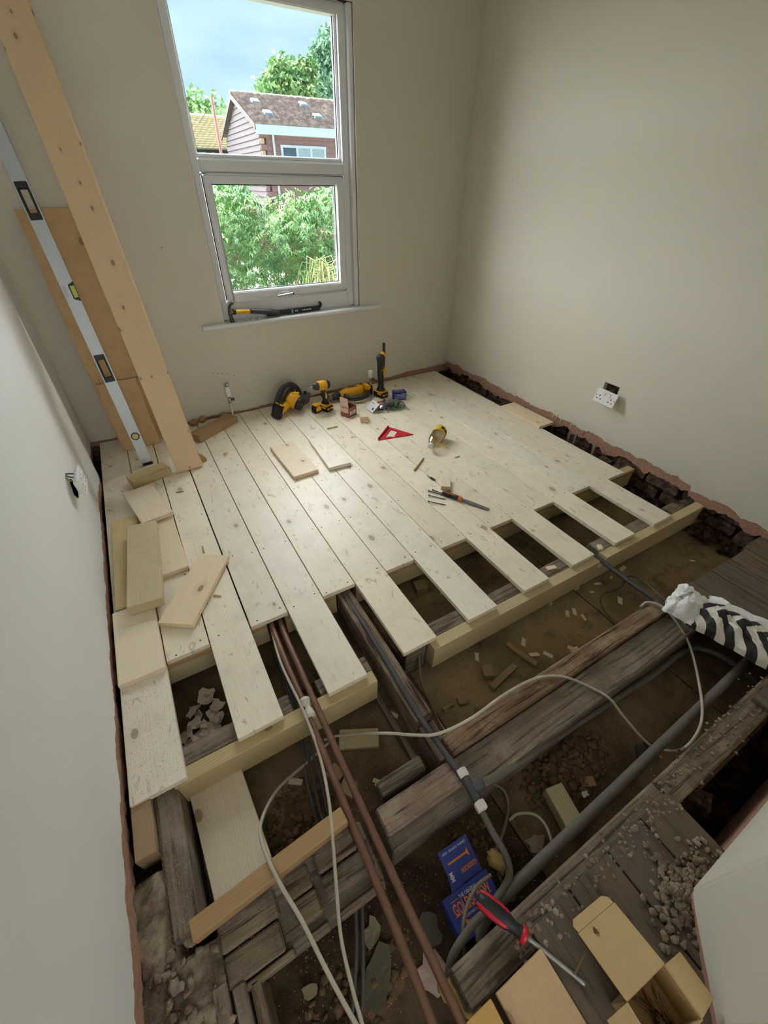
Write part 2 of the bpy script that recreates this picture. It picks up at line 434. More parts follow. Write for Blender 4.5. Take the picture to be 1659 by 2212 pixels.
mb.span((HOLE[0] - .004, 0.255, -0.35), (HOLE[1] + .004, 0.26, HOLE[2])); mb.span((HOLE[0] - .004, 0.255, HOLE[3]), (HOLE[1] + .004, 0.26, ZC))
mb.build('masonry', MAT['rubble'], wall_back)
# loose plaster crumbs on the wall: little dark screw holes
mb = MB()
for u, v in ((460, 806), (470, 806), (480, 807), (490, 807), (506, 811), (350, 535)):
    d = ray(u, v); t = (WB0 + WBK * CAM.x - CAM.y) / (d.y - WBK * d.x); p = CAM + d * t
    mb.ball((p.x, p.y - WB0 - WBK * p.x, p.z), (0.003, 0.0015, 0.003), 6, 4)
mb.build('screw_holes', MAT['rubble'], wall_back)

# right wall
def zb_right(y): return 0.072 - 0.02 * (3.25 - y) / 2 - (0.03 if y < 0.9 else 0) + rag(y, 5.0, 0.022, 6)
pr_ = lambda s, o, z: (XR + o + 0.0, s, z)
ss = frange(3.30, -0.6, 0.011)[::-1]
HR = (1.520, 1.625, 0.345, 0.408)
mb = sheet(MB(), pr_, ss, zb_right, ZC, 0.0, 0.035, HR)
wall_right = structure(mb.build('wall_right', MAT['wall']))
mb = sheet(MB(), pr_, ss, lambda y: 0.004 - 0.02 * (3.25 - y) / 2 - (0.02 if y < 0.9 else 0) + rag(y, 9.0, 0.034, 8), 0.2, 0.006, 0.045)
mb.build('browning_coat', MAT['browncoat'], wall_right)
MB().span((XR + 0.034, HR[0] - .02, HR[2] - .02), (XR + .04, HR[1] + .02, HR[3] + .02)).build('back_box', MAT['rubble'], wall_right)
MB().span((XR + 0.125, -0.7, -0.4), (XR + 0.20, 3.5, ZC)).build('masonry', MAT['rubble'], wall_right)
# white drips over the browning coat
mb = MB()
for u, v, h in ((1115, 848, .05), (1195, 898, .05), (1203, 903, .06), (1212, 908, .04), (1232, 922, .05), (1258, 935, .04)):
    p = PX(u, v, XR - 0.001)
    mb.tube([(XR + 0.004, p.y + U(-.004, .004), p.z - h / 2), (XR - 0.001, p.y, p.z), (XR - 0.001, p.y, p.z + h / 2)], 0.0028, 5)
mb.build('paint_drips', MAT['stripe_white'], wall_right)
def lump(mb, c, r, seed, n=8, m=6, amp=0.35, mi=0):
    o = len(mb.v); mb.ball((0, 0, 0), r, n, m, mi)
    for i in range(o, len(mb.v)):
        v = mb.v[i]; q = v.normalized() if v.length > 1e-9 else v
        k = 1 + amp * noise.noise((q.x * 1.7 + seed, q.y * 1.7, q.z * 1.7 + seed * .3)) + amp * .5 * noise.noise((q.x * 5 + seed, q.y * 5, q.z * 5))
        mb.v[i] = v * k + Vector(c)
    return mb
def rough_brick(seed, sx, sy, sz):
    """a worn brick: rounded box with chipped corners, centred"""
    mb = MB(); nx, ny, nz = 2, 4, 2
    idx = {}
    def vid(i, j, k_):
        if (i, j, k_) not in idx:
            p = Vector(((i / nx - .5) * sx, (j / ny - .5) * sy, (k_ / nz - .5) * sz))
            corner = (i in (0, nx)) + (j in (0, ny)) + (k_ in (0, nz))
            p *= 1 - 0.035 * max(0, corner - 1)
            p += noise.noise_vector((p.x * 22 + seed, p.y * 22, p.z * 22)) * 0.0065
            idx[(i, j, k_)] = len(mb.v); mb.v.append(p)
        return idx[(i, j, k_)]
    def face(a): mb.f.append(a); mb.m.append(0); mb.sm.append(False)
    for i in range(nx):
        for j in range(ny):
            face([vid(i, j, 0), vid(i, j + 1, 0), vid(i + 1, j + 1, 0), vid(i + 1, j, 0)]); face([vid(i, j, nz), vid(i + 1, j, nz), vid(i + 1, j + 1, nz), vid(i, j + 1, nz)])
    for j in range(ny):
        for q in range(nz):
            face([vid(0, j, q), vid(0, j, q + 1), vid(0, j + 1, q + 1), vid(0, j + 1, q)]); face([vid(nx, j, q), vid(nx, j + 1, q), vid(nx, j + 1, q + 1), vid(nx, j, q + 1)])
    for i in range(nx):
        for q in range(nz):
            face([vid(i, 0, q), vid(i + 1, 0, q), vid(i + 1, 0, q + 1), vid(i, 0, q + 1)]); face([vid(i, ny, q), vid(i, ny, q + 1), vid(i + 1, ny, q + 1), vid(i + 1, ny, q)])
    return mb
brick_src = []
for q in range(5):
    brick_src.append(rough_brick(q * 7.3 + 1, 0.10, 0.205, 0.062))
bmeshes = []
for q, b in enumerate(brick_src):
    o = b.build('brick', MAT['brick'], wall_right); bmeshes.append(o.data)
    o.location = (XR + 0.062, 0.45 + q * 0.216, -0.19); o.rotation_euler = (U(-.04, .04), U(-.06, .06), U(-.05, .05))
cells = [(0, q) for q in range(5, 13)] + [(c, q) for c in (1, 2) for q in range(13)]
for c, q in cells:
    o = bpy.data.objects.new('brick', rnd.choice(bmeshes)); COL.objects.link(o); o.parent = wall_right
    o.location = (XR + 0.062 + U(-.014, .02), 0.40 + q * 0.216 + (0.1 if c % 2 else 0), -0.19 + c * 0.075 + U(-.005, .005))
    o.rotation_euler = (U(-.06, .06), U(-.08, .08), U(-.09, .09))

# left wall, with the uneven ridge by the far corner
def xl(y):
    return -0.012 - 0.035 / (1 + math.exp(-(y - 2.80) * 26)) + 0.010 * math.exp(-((y - 2.62) / 0.075) ** 2) - 0.004 * math.exp(-((y - 2.42) / 0.09) ** 2)
pl_ = lambda s, o, z: (xl(s) - o, s, z)
HL = (2.00, 2.115, 0.278, 0.362)
def zb_left(y): return 0.028 + rag(y, 12.0, 0.016, 7) - (0.02 if y > 2.7 else 0)
ss = frange(-2.7, 3.2, 0.008)
mb = MB()
for a, b in zip(ss[:-1], ss[1:]):
    spans = [(zb_left(a), zb_left(b), ZC, ZC)]
    if HL[0] < (a + b) / 2 < HL[1]:
        f_ = lambda y: 0.5 - abs((y - HL[0]) / (HL[1] - HL[0]) - .5)
        ha, hb = min(1, 3.2 * max(0, f_(a))), min(1, 3.2 * max(0, f_(b))); zm = (HL[2] + HL[3]) / 2; hh = (HL[3] - HL[2]) / 2
        ja, jb = 0.008 * noise.noise((a * 90, 1, 1)), 0.008 * noise.noise((b * 90, 1, 1))
        spans = [(zb_left(a), zb_left(b), zm - hh * ha + ja, zm - hh * hb + jb), (zm + hh * ha + ja, zm + hh * hb + jb, ZC, ZC)]
    for z0a, z0b, z1a, z1b in spans:
        mb.add([pl_(a, 0, z0a), pl_(b, 0, z0b), pl_(b, 0, z1b), pl_(a, 0, z1a)], [(3, 2, 1, 0)], 0, False)
    mb.add([pl_(a, 0, zb_left(a)), pl_(a, 0.014, zb_left(a)), pl_(b, 0.014, zb_left(b)), pl_(b, 0, zb_left(b))], [(0, 1, 2, 3)])
wall_left = structure(mb.build('wall_left', MAT['wall_left']))
mb = MB()
for a, b in zip(ss[:-1], ss[1:]):
    z = lambda y: -0.035 + rag(y, 17.0, 0.03, 8)
    w = lambda y: 0.004 + 0.004 * noise.noise((y * 20, 9, 9))
    mb.add([pl_(a, w(a), z(a)), pl_(b, w(b), z(b)), pl_(b, 0.004, 0.09), pl_(a, 0.004, 0.09)], [(3, 2, 1, 0)])
    mb.add([pl_(a, w(a), z(a)), pl_(a, 0.05, z(a)), pl_(b, 0.05, z(b)), pl_(b, w(b), z(b))], [(0, 1, 2, 3)])
mb.build('browning_coat', MAT['browncoat'], wall_left)
MB().span((-0.16, -2.8, -0.4), (-0.075, 3.6, ZC)).build('masonry', MAT['rubble'], wall_left)

# the wall end at the lower right (front face, splayed corner)
plan = [(3.1, -0.09), (1.186, -0.094), (1.150, -0.122), (1.022, -0.237), (0.985, -0.30), (0.985, -2.6), (3.1, -2.6)]
mb = MB().prism(plan, 0.030, ZC)
wall_pier = structure(mb.build('wall_near_right', MAT['wall'], bev=0.006, seg=2))
plan2 = [(3.1, -0.098), (1.190, -0.102), (1.155, -0.130), (1.030, -0.243), (0.995, -0.305), (0.995, -2.5), (3.1, -2.5)]
mb = MB().prism(plan2, -0.25, 0.05)
mb.build('browning_coat', MAT['browncoat'], wall_pier)
structure(MB().span((-0.16, -2.75, -0.4), (3.1, -2.62, ZC)).build('wall_rear', MAT['wall']))
structure(MB().span((-0.2, -2.75, ZC - 0.02), (3.2, 3.6, ZC + 0.1)).build('ceiling', MAT['ceil']))

# ------------------------------------------------------------------ window_1
MAT['upvc'] = plain('white_upvc', srgb(226, 228, 228), 0.32, 0, 0.01, 10)
MAT['gasket'] = plain('black_gasket', srgb(26, 26, 28), 0.6)
MAT['chrome'] = plain('chrome', srgb(190, 190, 192), 0.16, 1.0, 0.02)
MAT['steel'] = plain('brushed_steel', srgb(150, 150, 152), 0.35, 0.9, 0.08)
k = N('window_glass')
tr = k.n('BsdfTransparent'); tr.inputs[0].default_value = (0.97, 0.985, 0.98, 1)
gl = k.n('BsdfGlossy'); gl.inputs['Roughness'].default_value = 0.02
mx = k.n('MixShader'); mx.inputs[0].default_value = 0.05
k.t.links.new(tr.outputs[0], mx.inputs[1]); k.t.links.new(gl.outputs[0], mx.inputs[2])
k.t.links.new(mx.outputs[0], k.t.nodes['Material Output'].inputs[0])
MAT['glass'] = k.m
win = structure(root('window_1', (0, WB0, 0), wb_rot))
x0, x1, z0, z1 = 0.978, 1.978, 0.640, 2.158
FY0, FY1 = 0.042, 0.11
def member(a, b, y0, y1): return MB().span((a[0], y0, a[1]), (b[0], y1, b[1]))
fr = MB()
for a, b in (((x0, z0), (1.022, z1)), ((1.930, z0), (x1, z1)), ((1.022, z0), (1.930, 0.747)), ((1.022, 2.11), (1.930, z1))):
    fr.span((a[0], FY0, a[1]), (b[0], FY1, b[1]))
fr.build('frame', MAT['upvc'], win, bev=0.006, seg=2)
MB().span((1.022, FY0 - .004, 1.414), (1.930, FY1, 1.484)).build('transom', MAT['upvc'], win, bev=0.010, seg=3)
MB().span((1.978, 0.014, z0), (2.0095, 0.11, z1)).build('side_trim', MAT['upvc'], win, bev=0.004, seg=2)
mb = MB()
for a, b in (((1.022, 1.484), (1.930, 1.500)), ((1.022, 1.500), (1.036, 2.11)), ((1.916, 1.500), (1.930, 2.11))):
    mb.span((a[0], 0.062, a[1]), (b[0], FY1, b[1]))
mb.build('glazing_bead', MAT['upvc'], win, bev=0.005, seg=2)
sash = MB()
SX0, SX1, SZ0, SZ1 = 1.030, 1.922, 0.752, 1.412
for a, b in (((SX0, SZ0), (SX0 + .042, SZ1)), ((SX1 - .046, SZ0), (SX1, SZ1)), ((SX0 + .042, SZ0), (SX1 - .046, 0.806)), ((SX0 + .042, 1.368), (SX1 - .046, SZ1))):
    sash.span((a[0], 0.028, a[1]), (b[0], 0.10, b[1]))
sash_o = sash.build('opening_sash', MAT['upvc'], win, bev=0.007, seg=2)
mb = MB()
gx0, gx1, gz0, gz1 = SX0 + .042, SX1 - .046, 0.806, 1.368
for a, b in (((gx0, gz0), (gx0 + .006, gz1)), ((gx1 - .006, gz0), (gx1, gz1)), ((gx0, gz1 - .005), (gx1, gz1)), ((gx0, gz0), (gx1, gz0 + .005))):
    mb.span((a[0], 0.066, a[1]), (b[0], 0.072, b[1]))
mb.build('gasket', MAT['gasket'], sash_o)
mb = MB()
for a, b in (((SX0 - .004, SZ0 - .003), (SX0, SZ1 + .002)), ((SX1, SZ0 - .003), (SX1 + .004, SZ1 + .002)), ((SX0, SZ1), (SX1, SZ1 + .003)), ((SX0, SZ0 - .004), (SX1, SZ0))):
    mb.span((a[0], 0.0425, a[1]), (b[0], 0.05, b[1]))
for a, b in (((1.036, 1.500), (1.040, 2.11)), ((1.911, 1.500), (1.916, 2.11)), ((1.036, 1.500), (1.916, 1.504))):
    mb.span((a[0], 0.078, a[1]), (b[0], 0.084, b[1]))
mb.build('gasket', MAT['gasket'], win)
MB().span((1.030, 0.083, 1.495), (1.925, 0.089, 2.12)).build('pane', MAT['glass'], win)
MB().span((gx0 - .005, 0.071, gz0 - .005), (gx1 + .005, 0.077, gz1 + .005)).build('pane', MAT['glass'], sash_o)
hb = MB().box((1.425, 0.022, 0.772), (0.075, 0.013, 0.026)).build('handle_base', MAT['upvc'], sash_o, bev=0.004, seg=2)
mb = MB().tube([(1.475, 0.016, 0.773), (1.478, -0.006, 0.773), (1.46, -0.016, 0.772), (1.42, -0.018, 0.770), (1.362, -0.016, 0.766)], [.009, .010, .010, .009, .0075], 10, flat=0.8)
hd = mb.build('handle', MAT['chrome'], sash_o)
MB().lathe([(0.007, 0), (0.007, 0.004)], 12, M4(frame_to((0, -1, 0)), (1.476, -0.012, 0.773))).build('lock', MAT['gasket'], sash_o)
# sill board with a round nosing
prof = [(0.045, 0.0)] + [(-0.026 + 0.0145 * math.cos(a), 0.0145 + 0.0145 * math.sin(a)) for a in [math.pi * 1.5 - i * math.pi / 8 for i in range(9)]] + [(0.045, 0.029)]
mb = MB().prism([(-y, z) for y, z in prof], 0.822, 2.172, Matrix(((0, 0, 1, 0), (-1, 0, 0, 0), (0, 1, 0, 0.6065), (0, 0, 0, 1))), 0, False)
mb.build('window_sill', MAT['upvc'], win)

# ------------------------------------------------------------------ ground under the floor
GZ = -0.205
def gnoise(x, y): return 0.010 * noise.noise((x * 3.1, y * 3.1, 2.2)) + 0.006 * noise.noise((x * 11, y * 11, 5)) + 0.003 * noise.noise((x * 34, y * 34, 8))
sub = structure(root('subfloor', (0, 0, 0)))
def ground(name, xa, xb, ya, yb, mat, d=0.035, base=GZ, amp=1.0):
    xs, ys = frange(xa, xb, d), frange(ya, yb, d)
    mb = MB(); nx = len(xs)
    for y in ys:
        for x in xs: mb.v.append(Vector((x, y, base + amp * gnoise(x, y))))
    for j in range(len(ys) - 1):
        for i in range(nx - 1):
            mb.f.append([j * nx + i, j * nx + i + 1, (j + 1) * nx + i + 1, (j + 1) * nx + i]); mb.m.append(0); mb.sm.append(True)
    return mb.build(name, mat, sub)
# paving slabs under the dust, thin open joints between them
for xa, xb in ((0.98, 1.934), (1.940, 2.94)):
    for ya, yb in ((0.0, 0.47), (0.475, 1.2)):
        ground('slab', xa, xb, ya, yb, MAT['dirt' if ya > .3 else 'soil2'], amp=0.45)  # near row coloured darker to put shade into it
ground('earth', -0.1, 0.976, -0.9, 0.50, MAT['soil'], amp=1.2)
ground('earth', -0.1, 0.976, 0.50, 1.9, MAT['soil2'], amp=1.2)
ground('earth', 0.976, 3.06, 1.2, 3.3, MAT['dirt'], amp=1.0)
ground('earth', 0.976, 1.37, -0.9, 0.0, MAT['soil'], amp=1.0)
ground('earth', 1.37, 3.06, -0.9, 0.03, MAT['rubble'], base=-0.70, amp=2.0)
mb = MB().span((-0.2, 0.03, GZ - 0.12), (3.2, 3.5, GZ - 0.03)); mb.span((-0.2, -1.0, GZ - 0.12), (1.37, 0.03, GZ - 0.03)); mb.span((1.3, -1.0, -0.85), (3.2, 0.1, -0.75))
for a_, b_ in (((1.30, -1.0), (1.37, 0.03)), ((1.30, 0.025), (3.2, 0.10)), ((3.06, -1.0), (3.2, 0.10)), ((1.30, -1.0), (3.2, -0.9))): mb.span((a_[0], a_[1], -0.8), (b_[0], b_[1], GZ - 0.01))
mb.build('earth_base', MAT['rubble'], sub)

# ------------------------------------------------------------------ floor: boards and joists
W = 0.155
floor = structure(root('floor', (0, 0, 0)))
def plank_obj(name, mat, c, L, w, t, parent=None, rz=0.0, rx=0.0, ry=0.0, bev=0.0012):
    mb = MB().box((0, 0, 0), (w, L, t))
    return mb.build(name, mat, parent, c, (rx, ry, rz), bev)
gaps = {0: .004, 1: .004, 2: .0045, 3: .006, 4: .0042, 5: .004, 6: .0035, 7: .003, 8: .003}
T = 0.022
for i in range(18):
    gl_, gr_ = gaps.get(i, .0018) / 2, gaps.get(i + 1, .0018) / 2
    ya = 0.822 if i % 2 == 0 else 1.222
    if i == 0: ya = 0.796
    ya += U(-.004, .004)
    xc = (i * W + gl_ + (i + 1) * W - gr_) / 2
    yb = wall_y(xc) - 0.013 - U(0, .004)
    plank_obj('floorboard', MAT['pine'], (xc, (ya + yb) / 2, -T / 2), yb - ya, W - gl_ - gr_, T, floor, bev=0.0014)
mb = MB()
for i in range(18):
    for yj in (1.246, 1.647, 2.05, 2.45, 2.84):
        for fx in (0.2, 0.8):
            if rnd.random() < 0.12: continue
            c = (i * W + fx * W + U(-.012, .012), yj + U(-.014, .014), 0.0001)
            mb.lathe([(0.0034, -0.0002), (0.0034, 0.0003)], 7, Matrix.Translation(c))
MAT['hole'] = plain('dark_screw_head', srgb(58, 46, 34), 0.7)
stuff(mb.build('screw_heads', MAT['hole'], floor))
JT, JB = -T - 0.001, -0.147
def joist(mat, a, b, name='joist', bev=0.002, parent=floor):
    """timber along x or y between two corners; grain follows its long side"""
    dx, dy, dz = [abs(b[i] - a[i]) for i in range(3)]
    c = [(a[i] + b[i]) / 2 for i in range(3)]
    if dx > dy: return MB().box((0, 0, 0), (dy, dx, dz)).build(name, mat, parent, c, (0, 0, R_(90)), bev)
    return MB().box((0, 0, 0), (dx, dy, dz)).build(name, mat, parent, c, (0, 0, 0), bev)
# header joist under the ends of the short boards, with packing strip proud of it
for xa, xb in ((0.0, 0.528), (0.605, 0.838), (0.935, 2.925)):
    joist(MAT['treated'], (xa, 1.231, JB), (xb, 1.278, JT))
    joist(MAT['brown'], (xa + .004, 1.2225, JT - 0.026), (xb - .003, 1.2305, JT), 'packing_strip')
# new trimmer doubled onto the old joist, lower edge
joist(MAT['treated'], (0.113, 0.790, JB), (0.800, 0.837, JT))
mb = MB()
for xa, xb, zt in ((1.052, 2.022, JT), (2.022, 2.072, JT - 0.045), (2.072, 2.915, JT)):
    mb.box(((xa + xb) / 2 - 1.98, 0, 0 + (zt - JT) / 2), (xb - xa, 0.047, zt - JB))
mb.shift(Matrix.Rotation(R_(-90), 4, 'Z'))
mb.build('joist', MAT['treated'], floor, (1.98, 0.8135, (JT + JB) / 2), (0, 0, R_(90)), 0.0)
for xa, xb, mt in ((0.145, 0.50, 'old'), (0.60, 0.805, 'old'), (0.955, 1.05, 'old'), (1.052, 2.015, 'old'), (2.08, 2.62, 'old'), (2.70, 2.80, 'old')):
    joist(MAT[mt], (xa, 0.839, GZ - 0.01), (xb, 0.905, JT - U(.002, .006)), 'old_joist', 0.003)
for xa, xb, y in ((2.80, 2.935, 0.86), (2.79, 2.90, 1.30), (2.81, 2.93, 1.42)):
    o = bpy.data.objects.new('brick', rnd.choice(bmeshes)); COL.objects.link(o); o.parent = wall_right
    o.location = ((xa + xb) / 2, y, JT - 0.05); o.rotation_euler = (0, U(-.1, .1), R_(90) + U(-.2, .2)); o.scale = (0.8, 0.62, 1.0)
# second old joist (two layers) across the middle
joist(MAT['oldred'], (0.885, 0.458, -0.115), (2.045, 0.522, -0.028), 'old_joist', 0.004)
joist(MAT['dust_t'] if 'dust_t' in MAT else MAT['old'], (0.60, 0.345, GZ - .01), (2.085, 0.456, -0.052), 'old_joist', 0.005)
joist(MAT['oldred'], (0.600, 0.378, -0.052), (0.865, 0.452, -0.020), 'rotten_strip', 0.006)
joist(MAT['old'], (0.640, 0.475, GZ - .01), (0.800, 0.520, -0.055), 'joist_scrap', 0.004)
# left length of the same old joist, made up of worn blocks
joist(MAT['old'], (0.155, 0.315, GZ - .01), (0.555, 0.465, -0.075), 'old_joist', 0.005)
for xa, xb, ya, yb, zt, mt in ((0.150, 0.292, 0.382, 0.440, -.046, 'old'), (0.150, 0.285, 0.318, 0.378, -.050, 'old'), (0.320, 0.385, 0.392, 0.446, -.044, 'old'), (0.325, 0.388, 0.334, 0.388, -.050, 'old'),
                               (0.405, 0.520, 0.402, 0.462, -.034, 'oldred'), (0.405, 0.545, 0.345, 0.398, -.042, 'old')):
    joist(MAT[mt], (xa, ya, -0.08), (xb, yb, zt), 'worn_block', 0.005)
for xa, xb in ((0.16, 0.30), (0.335, 0.392), (0.42, 0.55)):
    joist(MAT['dustwood'] if 'dustwood' in MAT else MAT['old'], (xa, 0.300, -0.10), (xb, 0.314, -0.060), 'joist_lip', 0.003)
# bearer running away under the boards
joist(MAT['oldred'], (0.843, 0.600, -0.150), (0.906, 1.32, -0.028), 'old_bearer', 0.004)
joist(MAT['oldred'], (0.850, 0.468, GZ - .01), (0.908, 0.598, -0.070), 'bearer_stub', 0.005)
joist(MAT['old'], (0.800, 0.50, GZ - .01), (0.822, 1.25, -0.165), 'batten', 0.003)
# wall plate on the left and third old joist near the camera
joist(MAT['old'], (0.054, 0.452, GZ - .01), (0.120, 1.20, -0.030), 'wall_plate', 0.008)
joist(MAT['old'], (0.60, 0.022, GZ - .01), (1.362, 0.098, -0.024), 'old_joist', 0.005)
joist(MAT['old'], (1.362, 0.022, GZ - .01), (2.50, 0.098, -0.020), 'old_joist', 0.005)
# old floorboards left in place
for xa, xb in ((0.800, 0.937), (0.940, 1.087), (1.090, 1.231), (1.234, 1.363)):
    ya = 0.056 + U(-.006, .006)
    plank_obj('old_floorboard', MAT['oldfloor'], ((xa + xb) / 2, (ya - 0.9) / 2, -0.012 + U(-.002, .002)), ya + 0.9, xb - xa - .002, 0.022, floor, bev=0.002)
for xa, xb in ((2.105, 2.248), (2.251, 2.392), (2.395, 2.548), (2.551, 2.70), (2.703, 2.86)):
    ya, yb = 0.056, 0.485 + U(-.012, .012)
    plank_obj('old_floorboard', MAT['oldfloor'], ((xa + xb) / 2, (ya + yb) / 2, -0.010 + U(-.002, .002)), yb - ya, xb - xa - .003, 0.022, floor, bev=0.002)
plank_obj('old_floorboard', MAT['oldfloor'], (1.955, -0.02, -0.008), 0.20, 0.12, 0.022, floor, bev=0.002)
joist(MAT['oldred'], (2.088, 0.425, GZ - .01), (2.92, 0.485, -0.022), 'old_joist', 0.004)
# ------------------------------------------------------------------ outside the window
def hitplane(u, v, pt, n):
    d = ray(u, v); return CAM + d * ((Vector(pt) - CAM).dot(n) / d.dot(n))
MAT['tilehung'] = plain('red_tile_hanging', srgb(158, 124, 120), 0.85, 0, 0.16, 9, 0.2)
MAT['tilegable'] = plain('grey_tile_hanging', srgb(98, 90, 90), 0.85, 0, 0.12, 9, 0.2)
k = N('mossy_roof_tiles'); v = k.obj()
MAT['rooftile'] = k.set(k.mix(k.smooth(k.noise(v, 3.2, 6, 0.7), 0.4, 0.66), srgb(146, 130, 126), srgb(190, 180, 164)), 0.9)
MAT['rooftile2'] = plain('sandy_roof_tiles', srgb(196, 186, 150), 0.9, 0, 0.14, 5)
MAT['fascia'] = plain('white_fascia', srgb(214, 226, 230), 0.5, 0, 0.02, 3)
MAT['yellowbrick'] = plain('yellow_corner_brick', srgb(210, 184, 150), 0.9, 0, 0.1, 8)
MAT['slate'] = plain('grey_roof_vent', srgb(96, 118, 126), 0.6)
MAT['houseglass'] = plain('house_window_glass', srgb(76, 98, 112), 0.08, 0, 0.25, 3)
MAT['curtain'] = plain('net_curtain', srgb(168, 188, 194), 0.7, 0, 0.22, 12)
MAT['rust'] = plain('rusty_pole', srgb(150, 96, 88), 0.8, 0, 0.2, 6)
def leafmat(name, a, b, sc=1.4):
    k = N(name); v = k.n('NewGeometry').outputs['Position']; r = k.rand()
    f = k.math('ADD', k.math('MULTIPLY', k.smooth(k.noise(v, sc, 4, 0.6), 0.3, 0.7), 0.7), k.math('MULTIPLY', r, 0.3))
    k.set(k.mix(f, a, b), 0.55, 0, 0.3)
    return k.m
MAT['elder'] = leafmat('elder_leaf', srgb(74, 122, 70), srgb(150, 186, 112), 4.5)
MAT['darkleaf'] = leafmat('dark_shrub_leaf', srgb(70, 128, 84), srgb(126, 176, 120), 2.5)
MAT['paleleaf'] = leafmat('pale_weeping_leaf', srgb(140, 156, 92), srgb(190, 196, 136), 2.5)
MAT['treeleaf'] = leafmat('tree_leaf', srgb(104, 144, 92), srgb(160, 188, 122), 0.9)
MAT['tree2leaf'] = leafmat('blue_green_tree_leaf', srgb(86, 130, 100), srgb(150, 186, 150), 0.9)
MAT['bark'] = plain('bark', srgb(120, 98, 72), 0.9, 0, 0.2, 8)
MAT['stem'] = plain('green_brown_stem', srgb(160, 140, 84), 0.8, 0, 0.15, 8)
MAT['berry'] = plain('dull_red_berries', srgb(128, 92, 80), 0.7, 0, 0.3, 30)
MAT['lawn'] = plain('rough_grass', srgb(122, 120, 104), 0.95, 0, 0.2, 2)
structure(MB().add([(-40, 3.6, -2.4), (70, 3.6, -2.4), (70, 90, -2.4), (-40, 90, -2.4)], [(0, 1, 2, 3)]).build('ground', MAT['lawn']))

# the tile-hung house
K0 = PD(562, 300, 26.0); K0.z = 0
hrot = R_(-2.5)
HM = Matrix.Translation(K0) @ Matrix.Rotation(hrot, 4, 'Z'); HI = HM.inverted()
house = root('tile_hung_house', (K0.x, K0.y, 0), (0, 0, hrot), 'house with grey tile-hung gable, mossy roof and red front behind the shrubs', 'house')
fn = HM.to_3x3() @ Vector((0, -1, 0)); gn = HM.to_3x3() @ Vector((-1, 0, 0))
def onf(u, v): return HI @ hitplane(u, v, K0, fn)
def ong(u, v): return HI @ hitplane(u, v, K0, gn)
LEN, DEP = 9.0, 7.4
EZ, RZ = onf(562, 284).z, 4.75
zr = EZ + 0.30
MB().span((0.03, 0.03, -2.4), (LEN, DEP - .03, EZ)).build('wall_core', MAT['tilegable'], house)
MB().prism([(0.04, EZ - .01), (DEP - .04, EZ - .01), (DEP / 2, RZ - .22)], 0.03, 0.10, Matrix(((0, 0, 1, 0), (1, 0, 0, 0), (0, 1, 0, 0), (0, 0, 0, 1)))).build('gable_core', MAT['tilegable'], house)
ch = 0.215
n = 0
z = EZ
while z > -1.2:
    MB().hexa([(0.26, -0.05, z - ch), (LEN, -0.05, z - ch), (LEN, 0.03, z - ch), (0.26, 0.03, z - ch), (0.26, -0.015, z), (LEN, -0.015, z), (LEN, 0.03, z), (0.26, 0.03, z)]).build('tile_course', MAT['tilehung'], house)
    if n % 2 == 0: w_ = 0.26
    else: w_ = 0.16
    MB().span((-0.01, -0.06, z - ch + .01), (w_, 0.03, z - .01)).build('corner_block', MAT['yellowbrick' if rnd.random() < .7 else 'tilehung'], house)
    MB().hexa([(-0.05, 0.0, z - ch), (0.03, 0.0, z - ch), (0.03, DEP, z - ch), (-0.05, DEP, z - ch), (-0.012, 0.0, z), (0.03, 0.0, z), (0.03, DEP, z), (-0.012, DEP, z)]).build('tile_course', MAT['tilegable'], house)
    z -= ch; n += 1
z = EZ
slope = (RZ - .2 - EZ) / (DEP / 2)
while z < RZ - 0.35:
    y0 = (z - EZ) / slope + 0.1; y1 = DEP - y0
    MB().hexa([(-0.05, y0, z), (0.03, y0, z), (0.03, y1, z), (-0.05, y1, z), (-0.012, y0 + .25, z + ch), (0.03, y0 + .25, z + ch), (0.03, y1 - .25, z + ch), (-0.012, y1 - .25, z + ch)]).build('tile_course', MAT['tilegable'], house)
    z += ch
# roof: rows of wavy tiles as real geometry, barge boards, ridge
def wavy_roof(mb, x0, x1, ya, za, yb, zb, rows, wave, amp):
    nx = int((x1 - x0) / wave * 6)
    nrm = Vector((0, -(zb - za), (yb - ya))).normalized()
    for r in range(rows):
        a = Vector((0, ya + (yb - ya) * r / rows, za + (zb - za) * r / rows)); b = Vector((0, ya + (yb - ya) * (r + 1.12) / rows, za + (zb - za) * (r + 1.12) / rows))
        o = len(mb.v)
        for i in range(nx + 1):
            x = x0 + (x1 - x0) * i / nx; h = amp * (math.sin(2 * math.pi * (x / wave + 0.5 * (r % 2))))
            mb.v += [a + Vector((x, 0, 0)) + nrm * (h + amp + 0.10), b + Vector((x, 0, 0)) + nrm * (h * .7), a + Vector((x, 0, 0)) + nrm * (h - .01)]
        for i in range(nx):
            q = o + i * 3
            mb.f += [[q, q + 3, q + 4, q + 1], [q + 2, q + 5, q + 3, q]]; mb.m += [0, 0]; mb.sm += [True, False]
    return mb
ov = 0.28
ez = zr - ov * 0.36
rt = stuff(wavy_roof(MB(), -0.22, LEN + .2, -ov, ez, DEP / 2, RZ, 17, 0.34, 0.028).build('roof_tiles', MAT['rooftile'], house, weld=False))
MB().hexa([(-0.2, DEP / 2, RZ - .02), (LEN, DEP / 2, RZ - .02), (LEN, DEP + ov, ez), (-.2, DEP + ov, ez), (-0.2, DEP / 2, RZ + .03), (LEN, DEP / 2, RZ + .03), (LEN, DEP + ov, ez + .06), (-.2, DEP + ov, ez + .06)]).build('rear_roof', MAT['rooftile'], house)
mb = MB()
